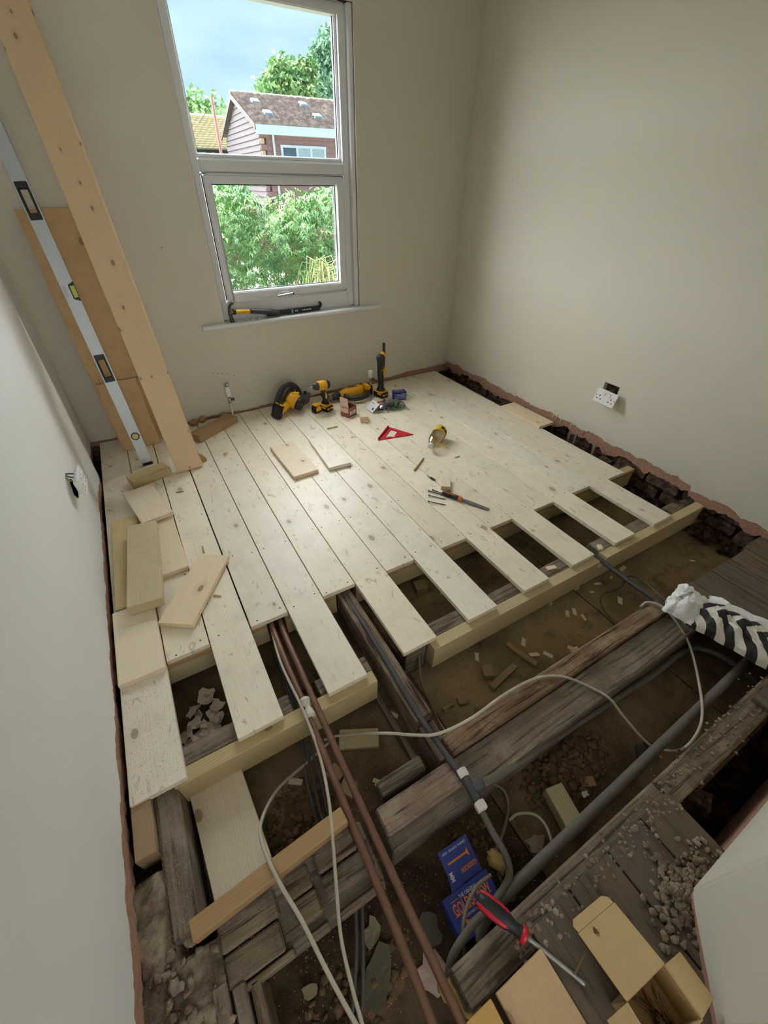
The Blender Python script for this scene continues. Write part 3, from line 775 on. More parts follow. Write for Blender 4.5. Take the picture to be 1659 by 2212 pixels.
for i in range(20): mb.tube([(-0.24 + i * .47, DEP / 2, RZ + .035), (-0.24 + i * .47 + .45, DEP / 2, RZ + .045)], [.10, .085], 8)
mb.build('ridge_tiles', MAT['rooftile'], house)
for s_ in (0, 1):
    ya, yb = (-ov, DEP / 2) if s_ == 0 else (DEP + ov, DEP / 2)
    MB().hexa([(-.24, ya, ez - .16), (-.19, ya, ez - .16), (-.19, yb, RZ - .20), (-.24, yb, RZ - .20), (-.24, ya, ez + .03), (-.19, ya, ez + .03), (-.19, yb, RZ + .02), (-.24, yb, RZ + .02)]).build('barge_board', MAT['tilegable'], house)
MB().span((-0.2, -ov - .03, ez - .30), (LEN, -ov + .02, ez + .02)).build('fascia_board', MAT['fascia'], house)
MB().span((-0.18, -ov + .02, ez - .30), (LEN, 0.0, ez - .26)).build('soffit', MAT['fascia'], house)
a = onf(589, 300)
MB().tube([(a.x - .02, -.16, EZ + .02), (a.x, -.10, EZ - .18), (a.x, -.09, -2.2)], 0.055, 8).build('drain_pipe', MAT['fascia'], house)
wa, wb_ = onf(607, 313), onf(700, 316)
wt_, wbm = wa.z, wa.z - 1.15
hw = MB()
xs_ = [wa.x, onf(640, 315).x, onf(670, 316).x, wb_.x]
for x in xs_: hw.span((x - .05, -.10, wbm), (x + .05, 0.0, wt_))
hw.span((wa.x - .06, -.11, wt_ - .09), (wb_.x + .06, 0, wt_)); hw.span((wa.x - .06, -.12, wbm), (wb_.x + .06, 0, wbm + .09))
wf = hw.build('window_frame', MAT['fascia'], house)
for i in range(3): MB().span((xs_[i] + .05, -.06, wbm + .09), (xs_[i + 1] - .05, -.05, wt_ - .09)).build('pane', MAT['houseglass' if i == 0 else 'curtain'], wf)
def onroof(u, v):
    n_ = HM.to_3x3() @ Vector((0, -(RZ - ez), (DEP / 2 + ov))).normalized(); return HI @ hitplane(u, v, HM @ Vector((0, -ov, ez)), n_)
for u, v in ((552, 227), (579, 252), (655, 233), (686, 259)):
    p = onroof(u, v)
    MB().hexa([(p.x - .22, p.y - .25, p.z - .02), (p.x + .22, p.y - .25, p.z - .02), (p.x + .22, p.y + .2, p.z + .14), (p.x - .22, p.y + .2, p.z + .14), (p.x - .18, p.y - .2, p.z + .13), (p.x + .18, p.y - .2, p.z + .13), (p.x + .18, p.y + .2, p.z + .26), (p.x - .18, p.y + .2, p.z + .26)]).build('roof_vent', MAT['slate'], house, bev=.02)

# lower house with the sandy roof, behind on the left
q = PD(420, 322, 34.0)
h2 = root('sandy_roof_house', (q.x, q.y, 0), (0, 0, R_(1)), 'low white house with sandy yellow tiled roof left of the tile-hung house', 'house')
MB().span((-6, 0.3, -2.4), (5.5, 7, q.z - .05)).build('wall_core', MAT['fascia'], h2)
rz2 = PD(420, 251, 37.5).z
stuff(wavy_roof(MB(), -6.2, 5.8, 0.0, q.z, 3.5, rz2, 14, 0.33, 0.012).build('roof_tiles', MAT['rooftile2'], h2, weld=False))
MB().span((-6.2, -.06, q.z - .18), (5.8, .02, q.z + .0)).build('gutter', MAT['gasket'], h2)
MB().tube([(-6.2, 3.5, rz2 + .03), (5.8, 3.5, rz2 + .03)], .12, 8).build('ridge_tiles', MAT['rooftile2'], h2)
# leaning pole with a wire
pt_, pb_ = PD(457, 209, 20.0), PD(480, 345, 20.0)
d_ = pt_ - pb_
pole = root('utility_pole', (pb_.x, pb_.y, -2.4), (0, 0, 0), 'thin rusty red pole with a wire, standing before the sandy roof', 'pole')
low = pb_ - d_ * ((pb_.z + 2.4) / d_.z)
MB().tube([Vector((0, 0, 0)) + (low - Vector((pb_.x, pb_.y, -2.4))), pt_ - Vector((pb_.x, pb_.y, -2.4))], 0.048, 8).build('post', MAT['rust'], pole)
o_ = Vector((pb_.x, pb_.y, -2.4))
a_, b_ = PD(457, 225, 20), PD(405, 262, 30)
MB().tube([a_ - o_, (a_ + b_) / 2 - o_ + Vector((0, 0, -.25)), b_ - o_], 0.012, 5).build('wire', MAT['gasket'], pole)

def foliage(mb, c, r, n, size, rg, hollow=0.35, droop=0.2):
    for i in range(n):
        while True:
            p = Vector((rg.uniform(-1, 1), rg.uniform(-1, 1), rg.uniform(-1, 1)))
            if hollow < p.length < 1.0: break
        k_ = 1 + 0.25 * noise.noise(p * 2.3 + Vector(c))
        q = Vector(c) + Vector((p.x * r[0], p.y * r[1], p.z * r[2])) * k_
        s = size * rg.uniform(.6, 1.3)
        d = Vector((rg.uniform(-1, 1), rg.uniform(-1, 1), rg.uniform(-1, .6) - droop)).normalized()
        w = d.cross(Vector((rg.uniform(-1, 1), rg.uniform(-1, 1), rg.uniform(-1, 1)))).normalized() * s * .32
        nrm = d.cross(w).normalized() * s * .12
        o = len(mb.v)
        mb.v += [q, q + d * s * .5 + w + nrm, q + d * s, q + d * s * .5 - w + nrm]
        mb.f += [[o, o + 1, o + 2], [o, o + 2, o + 3]]; mb.m += [0, 0]; mb.sm += [False, False]
    return mb
rg = random.Random(5)
def tree(name, label, u, v, D, r, mat, n, size):
    c = PD(u, v, D)
    t = root(name, (c.x, c.y, -2.4), (0, 0, 0), label, 'tree')
    cz = c.z + 2.4
    MB().tube([(0, 0, 0), (0.1, 0, cz * .6), (0.05, 0.1, cz)], [.25, .18, .06], 8).build('trunk', MAT['bark'], t)
    mb = MB(); foliage(mb, (0, 0, cz), r, n, size, rg)
    for s_ in range(7):
        foliage(mb, (rg.uniform(-.8, .8) * r[0], rg.uniform(-.5, .5) * r[1], cz + rg.uniform(-.5, .9) * r[2]), (r[0] * .35,) * 3, n // 9, size, rg, 0.1)
    stuff(mb.build('foliage', mat, t, weld=False))
tree('garden_tree', 'yellow-green leafy tree rising behind the mossy roof ridge', 622, 203, 44, (2.3, 2.0, 1.7), MAT['treeleaf'], 2400, 0.42)
tree('garden_tree', 'blue-green tree at the right edge of the upper window pane', 713, 176, 58, (2.2, 2.2, 3.7), MAT['tree2leaf'], 2400, 0.42)
tree('garden_tree', 'small treetop peeping over the sandy roof on the left', 420, 250, 44, (2.6, 1.5, 0.8), MAT['treeleaf'], 900, 0.4)

# elder bush close to the window
def leaf_mesh():
    """one compound leaf: a stalk with seven drooping folded leaflets"""
    mb = MB()
    def leaflet(base, d, s, w):
        d = Vector(d).normalized(); side = d.cross(Vector((0, 0, 1))).normalized() * w; up = Vector((0, 0, 1)) * w * .35
        o = len(mb.v)
        mb.v += [base, base + d * s * .4 + side + up, base + d * s * .75 + side * .6 - Vector((0, 0, s * .12)), base + d * s - Vector((0, 0, s * .35)), base + d * s * .75 - side * .6 - Vector((0, 0, s * .12)), base + d * s * .4 - side + up, base + d * s * .45]
        for f in ((0, 1, 6), (1, 2, 6), (2, 3, 6), (3, 4, 6), (4, 5, 6), (5, 0, 6)): mb.f.append([o + i for i in f]); mb.m.append(0); mb.sm.append(False)
    for i, x in enumerate((0.06, 0.11, 0.16)):
        for sg in (-1, 1): leaflet(Vector((x, 0, -x * x * 1.2)), (0.55, sg, -0.25), 0.105 - .008 * i, 0.021)
    leaflet(Vector((0.18, 0, -.04)), (1, 0, -.35), 0.11, 0.022)
    mb.tube([(0, 0, 0), (0.1, 0, -.012), (0.18, 0, -.04)], .0022, 3)
    return mb
bc = PY(600, 520, 6.6)
bush = root('leafy_bush', (bc.x, bc.y, -2.4), (0, 0, 0), 'big leafy green bush with long leaflets filling the lower window pane', 'bush')
lm = leaf_mesh()
src = lm.build('leaf', MAT['elder'], bush, weld=False)
def topz(x):   # upper outline of the bush, over x in its own frame, with the gap that shows the house wall
    return 3.76 - 0.42 * math.exp(-((x - 0.06) / 0.16) ** 2) + 0.10 * math.sin(x * 9) + 0.08 * math.sin(x * 23)
leaves = []
for i in range(3600):
    x = rg.uniform(-1.6, 1.5); y = rg.uniform(-0.6, 1.0)
    zt = topz(x) - 0.25 * y * y
    z = zt - abs(rg.gauss(0, 0.75))
    if z < 1.2: continue
    leaves.append((y, x, z))
leaves.sort(key=lambda q: q[0] + rg.uniform(-.12, .12))
big = MB()
sh = [v.copy() for v in lm.v]
for i, (y, x, z) in enumerate(leaves):
    rot = Euler((rg.uniform(-.5, .5), rg.uniform(-.2, .6), rg.uniform(0, 6.28)))
    s = rg.uniform(.42, .78)
    if i < 290 and i % 1 == 0:
        o = src if i == 0 else bpy.data.objects.new('leaf', src.data)
        if i: COL.objects.link(o); o.parent = bush
        o.location = (x, y, z); o.rotation_euler = rot; o.scale = (s, s, s)
    else:
        m = Matrix.Translation((x, y, z)) @ rot.to_matrix().to_4x4() @ Matrix.Scale(s, 4)
        o = len(big.v); big.v += [m @ v for v in sh]; big.f += [[j + o for j in f] for f in lm.f]; big.m += lm.m; big.sm += lm.sm
stuff(big.build('foliage', MAT['elder'], bush, weld=False))
mb = MB()
for i in range(16):
    x = rg.uniform(-1.2, 1.2); y = rg.uniform(0, .5)
    mb.tube([(x * .3, y, 0), (x * .7, y, 1.8), (x, y - .1, topz(x) - .15)], [.03, .018, .006], 5)
mb.build('stems', MAT['stem'], bush)
for u, v in ((563, 512), (572, 522), (584, 535), (690, 500), (704, 505), (718, 510), (545, 455), (612, 447), (507, 555)):
    p = PY(u, v, bc.y - 0.62) - Vector((bc.x, bc.y, -2.4)); mb = MB()
    for j in range(22):
        q = p + Vector((rg.gauss(0, .045), rg.gauss(0, .03), rg.gauss(0, .03))); mb.ball(q, rg.uniform(.006, .010), 5, 4)
    mb.build('berry_cluster', MAT['berry'], bush)
c = PY(490, 430, 9.2)
b2 = root('dark_shrub', (c.x, c.y, -2.4), (0, 0, 0), 'dense small-leaved shrub at upper left of the lower pane', 'bush')
mb = MB(); foliage(mb, (-.05, 0, c.z + 2.2), (.55, .4, .8), 2600, .075, rg, .5); foliage(mb, (-.1, 0, 2.6), (.6, .4, 1.2), 1500, .08, rg, .5)
stuff(mb.build('foliage', MAT['darkleaf'], b2, weld=False)); MB().tube([(0, 0, 0), (0, 0, 2.6)], .03, 6).build('stem', MAT['bark'], b2)
c = PY(700, 590, 5.3)
b3 = root('weeping_plant', (c.x, c.y, -2.4), (0, 0, 0), 'pale yellow weeping plant at lower right of the lower pane', 'plant')
mb = MB()
for i in range(150):
    a = rg.uniform(0, 6.28); r_ = rg.uniform(.05, .42); h = c.z + 2.4 + rg.uniform(-.25, .12)
    p0 = Vector((rg.uniform(-.08, .08), rg.uniform(-.08, .08), h)); p1 = p0 + Vector((math.cos(a) * r_ * .6, math.sin(a) * r_ * .6, .05)); p2 = p0 + Vector((math.cos(a) * r_, math.sin(a) * r_, -rg.uniform(.15, .5)))
    mb.tube([p0, p1, p2], [.004, .005, .002], 3)
stuff(mb.build('fronds', MAT['paleleaf'], b3)); MB().tube([(0, 0, 0), (0, 0, c.z + 2.5)], .02, 6).build('stem', MAT['stem'], b3)
# ------------------------------------------------------------------ loose timber
def quad(pts, z):
    A, B, C_, D = [PZ(u, v, z) for u, v in pts]
    L = ((D + C_) - (A + B)) / 2; Wv = ((B + C_) - (A + D)) / 2
    return (A + B + C_ + D) / 4, L.length, Wv.length, math.atan2(L.y, L.x) - math.pi / 2
def offcut(name, label, mat, pts, ztop, t, group=None, rx=0, ry=0, L=None, Wd=None, cat='offcut', bev=0.0016, dz=0.0):
    c, l, w, rz = quad(pts, ztop)
    o = MB().box((0, 0, 0), (Wd or w, L or l, t)).build(name, MAT[mat], None, (c.x, c.y, ztop - t / 2 + dz), (rx, ry, rz), bev)
    return tag(o, label, cat, group)
def lay(name, label, mat, c, L, w, t, rz=0, rx=0, ry=0, cat='offcut', bev=0.0016, group=None):
    return tag(MB().box((0, 0, 0), (w, L, t)).build(name, MAT[mat], None, c, (rx, ry, rz), bev), label, cat, group)
offcut('board_offcut', 'pine board offcut with streaky grain on the floor, left of the middle pair', 'offcut', ((583, 967), (632, 950), (686, 1014), (637, 1030)), .024, .022)
offcut('board_offcut', 'plain pale board offcut on the floor, right of the middle pair', 'pine', ((668, 950), (708, 938), (758, 999), (711, 1011)), .024, .022)
lay('board_offcut', 'pine board piece laid on the floor edge board against the left wall', 'offcut', (0.0785, 1.364, 0.0115), 0.352, 0.150, 0.022)
offcut('board_offcut', 'pale board offcut lying askew in front of the thick green timber', 'offcut', ((430, 1195), (496, 1200), (415, 1350), (341, 1345)), .027, .021, ry=0.02)
lay('board_offcut', 'board offcut with two dark knots half under the thick green timber', 'offcut', (0.238, 1.872, 0.0118), 0.415, 0.146, 0.022, 0.02)
lay('rough_board', 'rough treated board slanting under the thick green timber beside left wall', 'green', (0.082, 1.865, 0.0125), 0.63, 0.116, 0.021, R_(-1.5))
offcut('thick_offcut', 'thick greenish treated timber with one dark knot, topmost of the left pile', 'green', ((275, 1138), (335, 1122), (350, 1290), (272, 1315)), .0720, .046)
offcut('board_offcut', 'short pine board lying flat between level foot and the left pile', 'offcut', ((265, 1065), (325, 1043), (377, 1108), (304, 1130)), .047, .021, rx=0.02)
offcut('thick_offcut', 'thick timber block lying in front of the spirit level foot', 'treated', ((347, 997), (373, 1010), (290, 1037), (265, 1033)), .047, .045)
lay('thick_offcut', 'thick timber offcut lying against back wall right of the tall plank', 'brown', (0.715, 2.985, 0.0245), 0.36, 0.098, 0.047, R_(-57))
lay('board_offcut', 'loose board piece bridging the gap along the right wall', 'offcut', (2.828, 2.09, 0.012), 0.405, 0.146, 0.022, R_(0.6))
lay('white_board', 'pale pine board lying down in the left bay under the trimmer', 'offcut', (0.2165, 0.66, -0.128), 0.42, 0.160, 0.022, R_(3), R_(-3))
offcut('brown_batten', 'tan planed timber lying across the worn joist blocks at lower left', 'brown', ((735, 1745), (752, 1770), (415, 2035), (407, 1990)), .012, .040, Wd=0.042)
lay('short_post', 'short treated timber end beside wall plate at left wall', 'tan2', (0.026, 0.740, -0.045), 0.17, 0.052, 0.07)
offcut('treated_block', 'treated timber block lying on the ground near the grey pipe', 'treated', ((1180, 1705), (1215, 1695), (1270, 1770), (1225, 1808)), -.155, .047, Wd=.062, L=.125)
lay('plywood_piece', 'tan plywood sheet lying at the bottom edge beside screwdriver blade', 'ply', (0.727, -0.30, 0.0105), 0.64, 0.135, 0.018)
lay('plywood_piece', 'narrow tan plywood strip at the bottom edge beside the copper pipes', 'ply', (0.612, -0.30, 0.0095), 0.64, 0.066, 0.018)
offcut('small_block', 'small pine block standing by the chisel handle', 'offcut', ((952, 1025), (972, 1023), (975, 1057), (952, 1058)), .024, .024, Wd=.055, L=.10)
b_ = PZ(786, 904, .015)
lay('small_block', 'small square pine block in front of open red carton', 'offcut', (b_.x, b_.y, .0225), .075, .06, .045, R_(-20))
# scraps beside the tall plank
for i, (u, v, lab) in enumerate(((420, 912, 'wooden scrap lying nearest the tall plank at back wall'), (438, 905, 'small pine wedge beside the back-wall timber offcut'), (483, 897, 'small wood chunk at foot of the left radiator pipe'))):
    p = PZ(u, v, .02)
    tag(lump(MB(), (0, 0, 0), (.035, .022, .02), 3.3 * i, 7, 5, .5).build('wood_scrap', MAT['brown'], None, (p.x, p.y, .018), (0, 0, i)), lab, 'scrap')
p = PZ(436, 995, .01)
lay('wood_scrap', 'small knotty wood scrap peeping out behind tall plank foot', 'brown', (p.x + .005, p.y + .03, .012), .07, .03, .022, .3, cat='scrap')
# leaning things
def lean_frame(B, Tp, wdir=(1, 0, 0)):
    d = (Vector(Tp) - Vector(B)).normalized(); x = Vector(wdir); x = (x - d * x.dot(d)).normalized(); n_ = x.cross(d)
    return Matrix(((x.x, d.x, n_.x), (x.y, d.y, n_.y), (x.z, d.z, n_.z))), d, n_
B = Vector((0.468, 2.5345, 0.004)); Tp = Vector((0.364, wall_y(.364, -.05), 2.30))
R3, d, nn = lean_frame(B, Tp)
lay('tall_plank', 'tall pine plank leaning on back wall, front one of two', 'plank', B + d * 1.19, 2.38, 0.146, 0.021, cat='plank').rotation_euler = R3.to_euler()
o = lay('tall_plank', 'second tall pine plank leaning behind the front one', 'plank', B + d * 1.192 - nn * 0.0235 + Vector((.006, 0, .002)), 2.38, 0.146, 0.021, cat='plank'); o.rotation_euler = R3.to_euler()
# plywood sheets standing behind the level
def ply(name, label, bx, by, w, h, ztop_y, slot=None):
    Bq = Vector((bx, by, 0.002)); zt = math.sqrt(max(.01, h * h - (ztop_y - by) ** 2))
    Tq = Vector((bx - .025 * h, ztop_y, zt)); R3, d, nn = lean_frame(Bq, Tq)
    pts = [(-w / 2, 0), (w / 2, 0)]
    if slot: pts += [(w / 2, slot - .007), (w / 2 - .065, slot - .009), (w / 2 - .072, slot), (w / 2 - .065, slot + .009), (w / 2, slot + .008)]
    pts += [(w / 2, h), (w / 2 - .05, h - .004), (0, h + .002), (-w / 2 + .03, h - .003), (-w / 2, h)]
    o = MB().prism(pts, -.006, .006).build(name, MAT['ply'], None, Bq, R3.to_euler(), 0.0)
    return tag(o, label, 'plywood')
ply('plywood_sheet', 'tall used plywood sheet with slot leaning on back wall behind the spirit level', 0.255, 3.035, 0.255, 1.27, wall_y(.2, -.012), 0.41)
ply('plywood_sheet', 'short used plywood sheet leaning in front of the tall sheet', 0.250, 2.982, 0.215, 0.425, wall_y(.2, -.135))
# spirit level
Bl = Vector((0.2535, 2.728, 0.003)); Tl = Vector((0.160, wall_y(.16, -.09), 1.75))
R3, d, nn = lean_frame(Bl, Tl)
LL = 1.80
level = root('spirit_level', Bl, R3.to_euler(), 'long silver spirit level with black grips leaning against back wall', 'level')
def t_on(u, v):
    best = (1e9, 0)
    for i in range(0, 1900):
        q = Bl + d * (i * .001) - CAM; zz = q.dot(_f); pu, pv = IW / 2 + FPX * q.dot(_r) / zz, IH / 2 - FPX * q.dot(_u) / zz
        e2 = (pu - u) ** 2 + (pv - v) ** 2
        if e2 < best[0]: best = (e2, i * .001)
    return best[1]
MAT['alu'] = plain('aluminium', srgb(188, 194, 198), 0.42, 0.35, 0.04, 30)
MAT['blackplastic'] = plain('black_plastic', srgb(30, 29, 30), 0.45, 0, 0.1, 30)
MAT['vial'] = plain('yellow_green_vial', srgb(196, 208, 84), 0.15)
h1a, h1b = t_on(240, 822), t_on(220, 765); h2a, h2b = t_on(88, 470), t_on(48, 394)
m1 = t_on(166, 625); v1 = t_on(295, 940)
mb = MB(); w2, th = 0.030, 0.011
prev = 0.0
for a, b in ((h1a, h1b), (h2a, h2b)):
    mb.span((-w2, prev, -th), (w2, a, th)); mb.span((-w2, a, -th), (-w2 + .006, b, th)); mb.span((w2 - .006, a, -th), (w2, b, th)); prev = b
mb.span((-w2, prev, -th), (w2, LL, th))
mb.span((-w2, 0, th), (-w2 + .004, LL, th + .0015)); mb.span((w2 - .004, 0, th), (w2, LL, th + .0015))
mb.build('body', MAT['alu'], level)
for a, b in ((h1a, h1b), (h2a, h2b)):
    mb = MB(); e_ = .011
    mb.span((-w2 + .004, a, -th - .002), (-w2 + .004 + e_, b, th + .002)); mb.span((w2 - .004 - e_, a, -th - .002), (w2 - .004, b, th + .002))
    mb.span((-w2 + .004, a - .006, -th - .002), (w2 - .004, a + .022, th + .002)); mb.span((-w2 + .004, b - .022, -th - .002), (w2 - .004, b + .006, th + .002))
    mb.build('hand_grip', MAT['blackplastic'], level, bev=.003)
vh = MB().prism([(.004, -.032), (.031, -.045), (.031, .045), (.004, .032)], -th - .003, th + .003).build('vial_holder', MAT['blackplastic'], level, (0, m1, 0))
MB().span((.010, -.026, -th - .005), (.029, .026, th + .0055)).build('vial', MAT['vial'], vh)
MB().span((-.022, -.02, th), (-.012, .03, th + .001)).build('maker_plate', MAT['steel'], level, (0, m1, 0))
vh = MB().lathe([(.024, -th - .003), (.024, th + .003)], 8, Matrix.Translation((0, v1, 0))).build('vial_holder', MAT['blackplastic'], level)
c2 = MB().lathe([(.017, th), (.017, th + .0045)], 12, Matrix.Translation((0, v1, 0))).build('vial_cover', MAT['ply'], vh)
MB().span((-.012, v1 - .006, th + .003), (.012, v1 + .006, th + .006)).build('vial', MAT['vial'], vh)
MB().span((-w2 - .001, -.003, -th - .001), (w2 + .001, .014, th + .001)).build('end_cap', MAT['blackplastic'], level, bev=.002)
# ------------------------------------------------------------------ tools and small things
MAT['yellow'] = plain('tool_yellow', srgb(232, 170, 30), 0.42, 0, 0.05, 30)
MAT['black'] = plain('tool_black', srgb(34, 34, 38), 0.5, 0, 0.15, 30)
MAT['darkgrey'] = plain('dark_grey_guard', srgb(66, 68, 72), 0.45, 0.3, 0.1, 20)
MAT['midgrey'] = plain('mid_grey_metal', srgb(120, 122, 126), 0.4, 0.6, 0.1, 20)
MAT['iron'] = plain('dark_iron', srgb(92, 90, 88), 0.5, 0.5, 0.2, 30)
MAT['red'] = plain('red_plastic', srgb(196, 26, 46), 0.4, 0, 0.06, 20)
MAT['blue'] = plain('blue_card', srgb(44, 62, 148), 0.5, 0, 0.06, 20)
MAT['orange'] = plain('orange_print', srgb(226, 128, 52), 0.5)
MAT['white'] = plain('white_print', srgb(232, 232, 232), 0.6, 0, 0.02)
MAT['green_p'] = plain('green_plug', srgb(30, 158, 96), 0.4)
MAT['blue_p'] = plain('blue_plug', srgb(40, 84, 170), 0.4)
MAT['red_p'] = plain('pink_red_plug', srgb(216, 40, 84), 0.4)
MAT['card'] = plain('brown_card', srgb(192, 164, 116), 0.8, 0, 0.05, 40)
MAT['redcard'] = plain('red_brown_card', srgb(150, 82, 64), 0.6, 0, 0.1, 30)
MAT['lightcard'] = plain('pale_pink_card', srgb(226, 196, 178), 0.6, 0, 0.1, 14)
MAT['socket'] = plain('white_socket', srgb(236, 236, 234), 0.3, 0, 0.01)
MAT['brass'] = plain('brass', srgb(176, 142, 74), 0.4, 0.7, 0.08)
MAT['screw'] = plain('dark_screw', srgb(70, 58, 48), 0.4, 0.6, 0.1)
MAT['goldscrew'] = plain('dull_gold_screw', srgb(104, 84, 54), 0.45, 0.5, 0.1)
MAT['oil'] = plain('yellow_label', srgb(228, 184, 30), 0.5, 0, 0.15, 60)
def clear(name, tint, fac, rough=0.08):
    k = N(name); tr = k.n('BsdfTransparent'); tr.inputs[0].default_value = tint
    gl = k.n('BsdfGlossy'); gl.inputs['Roughness'].default_value = rough
    lw = k.n('LayerWeight'); lw.inputs[0].default_value = fac
    mx = k.n('MixShader'); k.t.links.new(lw.outputs['Facing'], mx.inputs[0]); k.t.links.new(tr.outputs[0], mx.inputs[1]); k.t.links.new(gl.outputs[0], mx.inputs[2])
    k.t.links.new(mx.outputs[0], k.t.nodes['Material Output'].inputs[0]); return k.m
MAT['clear'] = clear('clear_plastic', (0.90, 0.90, 0.86, 1), 0.5, .12)
MAT['film'] = clear('clear_film', (0.95, 0.95, 0.96, 1), 0.45, 0.15)
MAT['oilfluid'] = clear('yellow_fluid', (0.92, 0.80, 0.35, 1), 0.2)
def text(s_, size, mat, parent, M, name='lettering', bold=0.0, ext=0.0004, width=None):
    cu = bpy.data.curves.new('lettering', 'FONT'); cu.body = s_; cu.size = size; cu.extrude = ext; cu.offset = bold
    cu.align_x = 'CENTER'; cu.align_y = 'CENTER'; cu.resolution_u = 2
    tmp = bpy.data.objects.new('tmp_text', cu); COL.objects.link(tmp)
    bpy.context.view_layer.update()
    me = bpy.data.meshes.new_from_object(tmp.evaluated_get(bpy.context.evaluated_depsgraph_get()))
    bpy.data.objects.remove(tmp); bpy.data.curves.remove(cu)
    if width:
        xs = [v.co.x for v in me.vertices]; sc = width / (max(xs) - min(xs))
        for v in me.vertices: v.co.x *= sc
    me.materials.clear(); me.materials.append(mat)
    o = bpy.data.objects.new(name, me); COL.objects.link(o); o.parent = parent; o.matrix_local = M
    return o
def battery(parent, M, mats=('black', 'yellow')):
    b = MB().box((0, 0, 0.022), (0.078, 0.112, 0.044)).shift(M).build('battery', MAT['black'], parent, bev=.008, seg=2)
    mb = MB().box((0, 0, 0.047), (0.074, 0.096, 0.010)); mb.box((.018, -.056, .026), (.026, .006, .014)); mb.box((-.018, -.056, .026), (.026, .006, .014)); mb.box((.039, -.02, .034), (.004, .05, .012)); mb.box((-.039, -.02, .034), (.004, .05, .012))
    mb.shift(M).build('battery_trim', MAT['yellow'], b, bev=.003); return b
def Mz(loc, rz=0): return Matrix.Translation(loc) @ Matrix.Rotation(rz, 4, 'Z')

# impact driver
p = PZ(705, 885, 0); drv = root('impact_driver', (p.x - .005, p.y + .005, 0), (0, 0, R_(20)), 'yellow and black impact driver standing on its battery', 'drill')
battery(drv, Mz((0, 0, 0)))
MB().tube([(0.004, 0.0, 0.055), (0.004, 0.0, 0.075), (0.0, 0, 0.11), (-0.012, 0, 0.155), (-.018, 0, 0.19)], [.036, .022, .0185, .0200, .026], 12, flat=.8).build('handle', MAT['black'], drv)
MB().tube([(-0.008, 0, .10), (-.024, 0, .115), (-.028, 0, .14)], [.006, .008, .006], 6).build('trigger', MAT['black'], drv)
hm = M4(frame_to((-1, 0.12, 0.10), (0, 0, 1)), (-.015, 0, 0.198))
hh = MB().lathe([(.020, -.062), (.030, -.055), (.033, -.03), (.033, .012)], 18, hm).build('motor_housing', MAT['black'], drv)
MB().lathe([(.0345, -.028), (.036, .0), (.034, .038), (.031, .044)], 18, hm).build('housing_band', MAT['yellow'], drv)
MB().lathe([(.030, .044), (.026, .066), (.016, .080), (.012, .082)], 16, hm).build('nose', MAT['darkgrey'], drv)
MB().lathe([(.007, .082), (.007, .096), (.003, .098), (.003, .115)], 8, hm).build('bit', MAT['steel'], drv)
MB().box((0, -.0345, 0.01), (.002, .003, .045)).box((.010, .0, -.064), (.024, .03, .003)).shift(hm).build('badge', MAT['brass'], drv)
MB().box((.0, -.0185, .12), (.012, .003, .05)).build('grip_panel', MAT['yellow'], drv, bev=.001)

# oscillating tool
p = PZ(817, 858, 0); mt = root('multi_tool', (p.x + .03, p.y + .01, 0), (0, 0, R_(15)), 'tall black and yellow oscillating multi tool standing on its battery', 'multi tool')
battery(mt, Mz((0, 0, 0)))
MB().tube([(0, 0, .055), (0, 0, .075), (0, 0, .12), (-.002, 0, .19), (0, 0, .25), (.0, 0, .295)], [.038, .026, .0225, .029, .031, .033], 14).build('body', MAT['black'], mt)
MB().tube([(.012, -.012, .155), (.014, -.013, .20), (.013, -.012, .245)], [.012, .022, .018], 10).build('side_switch', MAT['yellow'], mt)
MB().ball((-.004, 0, .312), (.036, .036, .034), 14, 9).build('gear_head', MAT['black'], mt)
MB().tube([(.004, 0, .318), (.022, 0, .335), (.032, 0, .322)], [.026, .024, .018], 12).build('head_clamp', MAT['yellow'], mt)
MB().box((.030, 0, .378), (.003, .030, .085)).build('blade', MAT['black'], mt, (0, 0, 0), (0, 0, 0), .001)
MB().box((-.012, -.0295, .225), (.026, .004, .012)).build('badge', MAT['brass'], mt)

# circular saw lying on its motor
p = PZ(640, 893, 0); sw = root('circular_saw', (p.x - .01, p.y + .03, 0), (0, 0, 0), 'yellow cordless circular saw with black battery by the back wall', 'saw')
ax = Vector((0.60, -0.72, -0.34)).normalized(); fr_ = frame_to(ax, (0.3, 0.1, 1))
c0 = Vector((-0.01, 0.055, 0.098))
SM = M4(fr_, c0)
guard = [(0.088 * math.cos(a), 0.088 * math.sin(a)) for a in [math.pi * (-0.62 + 1.24 * i / 22) for i in range(23)]]
MB().prism(guard, -.035, .0, SM, 0, True).build('blade_guard', MAT['darkgrey'], sw, bev=.004)
MB().lathe([(.072, -.018), (.072, -.016)], 26, M4(fr_, c0 + Vector((0, 0, -.012)))).build('blade', MAT['steel'], sw)
MB().prism([(x * .55, y * .55) for x, y in guard], -.002, .014, SM).build('guard_cap', MAT['black'], sw, bev=.003)
MB().lathe([(.052, .0), (.058, .02), (.056, .075), (.050, .085)], 18, SM).build('motor', MAT['yellow'], sw)
MB().lathe([(.051, .085), (.051, .108), (.044, .118)], 18, SM).build('motor_cap', MAT['black'], sw)
MB().box((0, 0, .1185), (.016, .05, .002)).shift(SM).build('badge', MAT['brass'], sw)
hp = [c0 + Vector(q) for q in ((-.135, -.085, -.02), (-.10, -.06, .03), (-.06, -.03, .070), (-.01, .0, .092), (.04, .015, .092), (.085, .025, .05), (.10, .02, .0))]
MB().tube(spline(hp, 5), [.019] * 31, 10).build('handle', MAT['black'], sw)
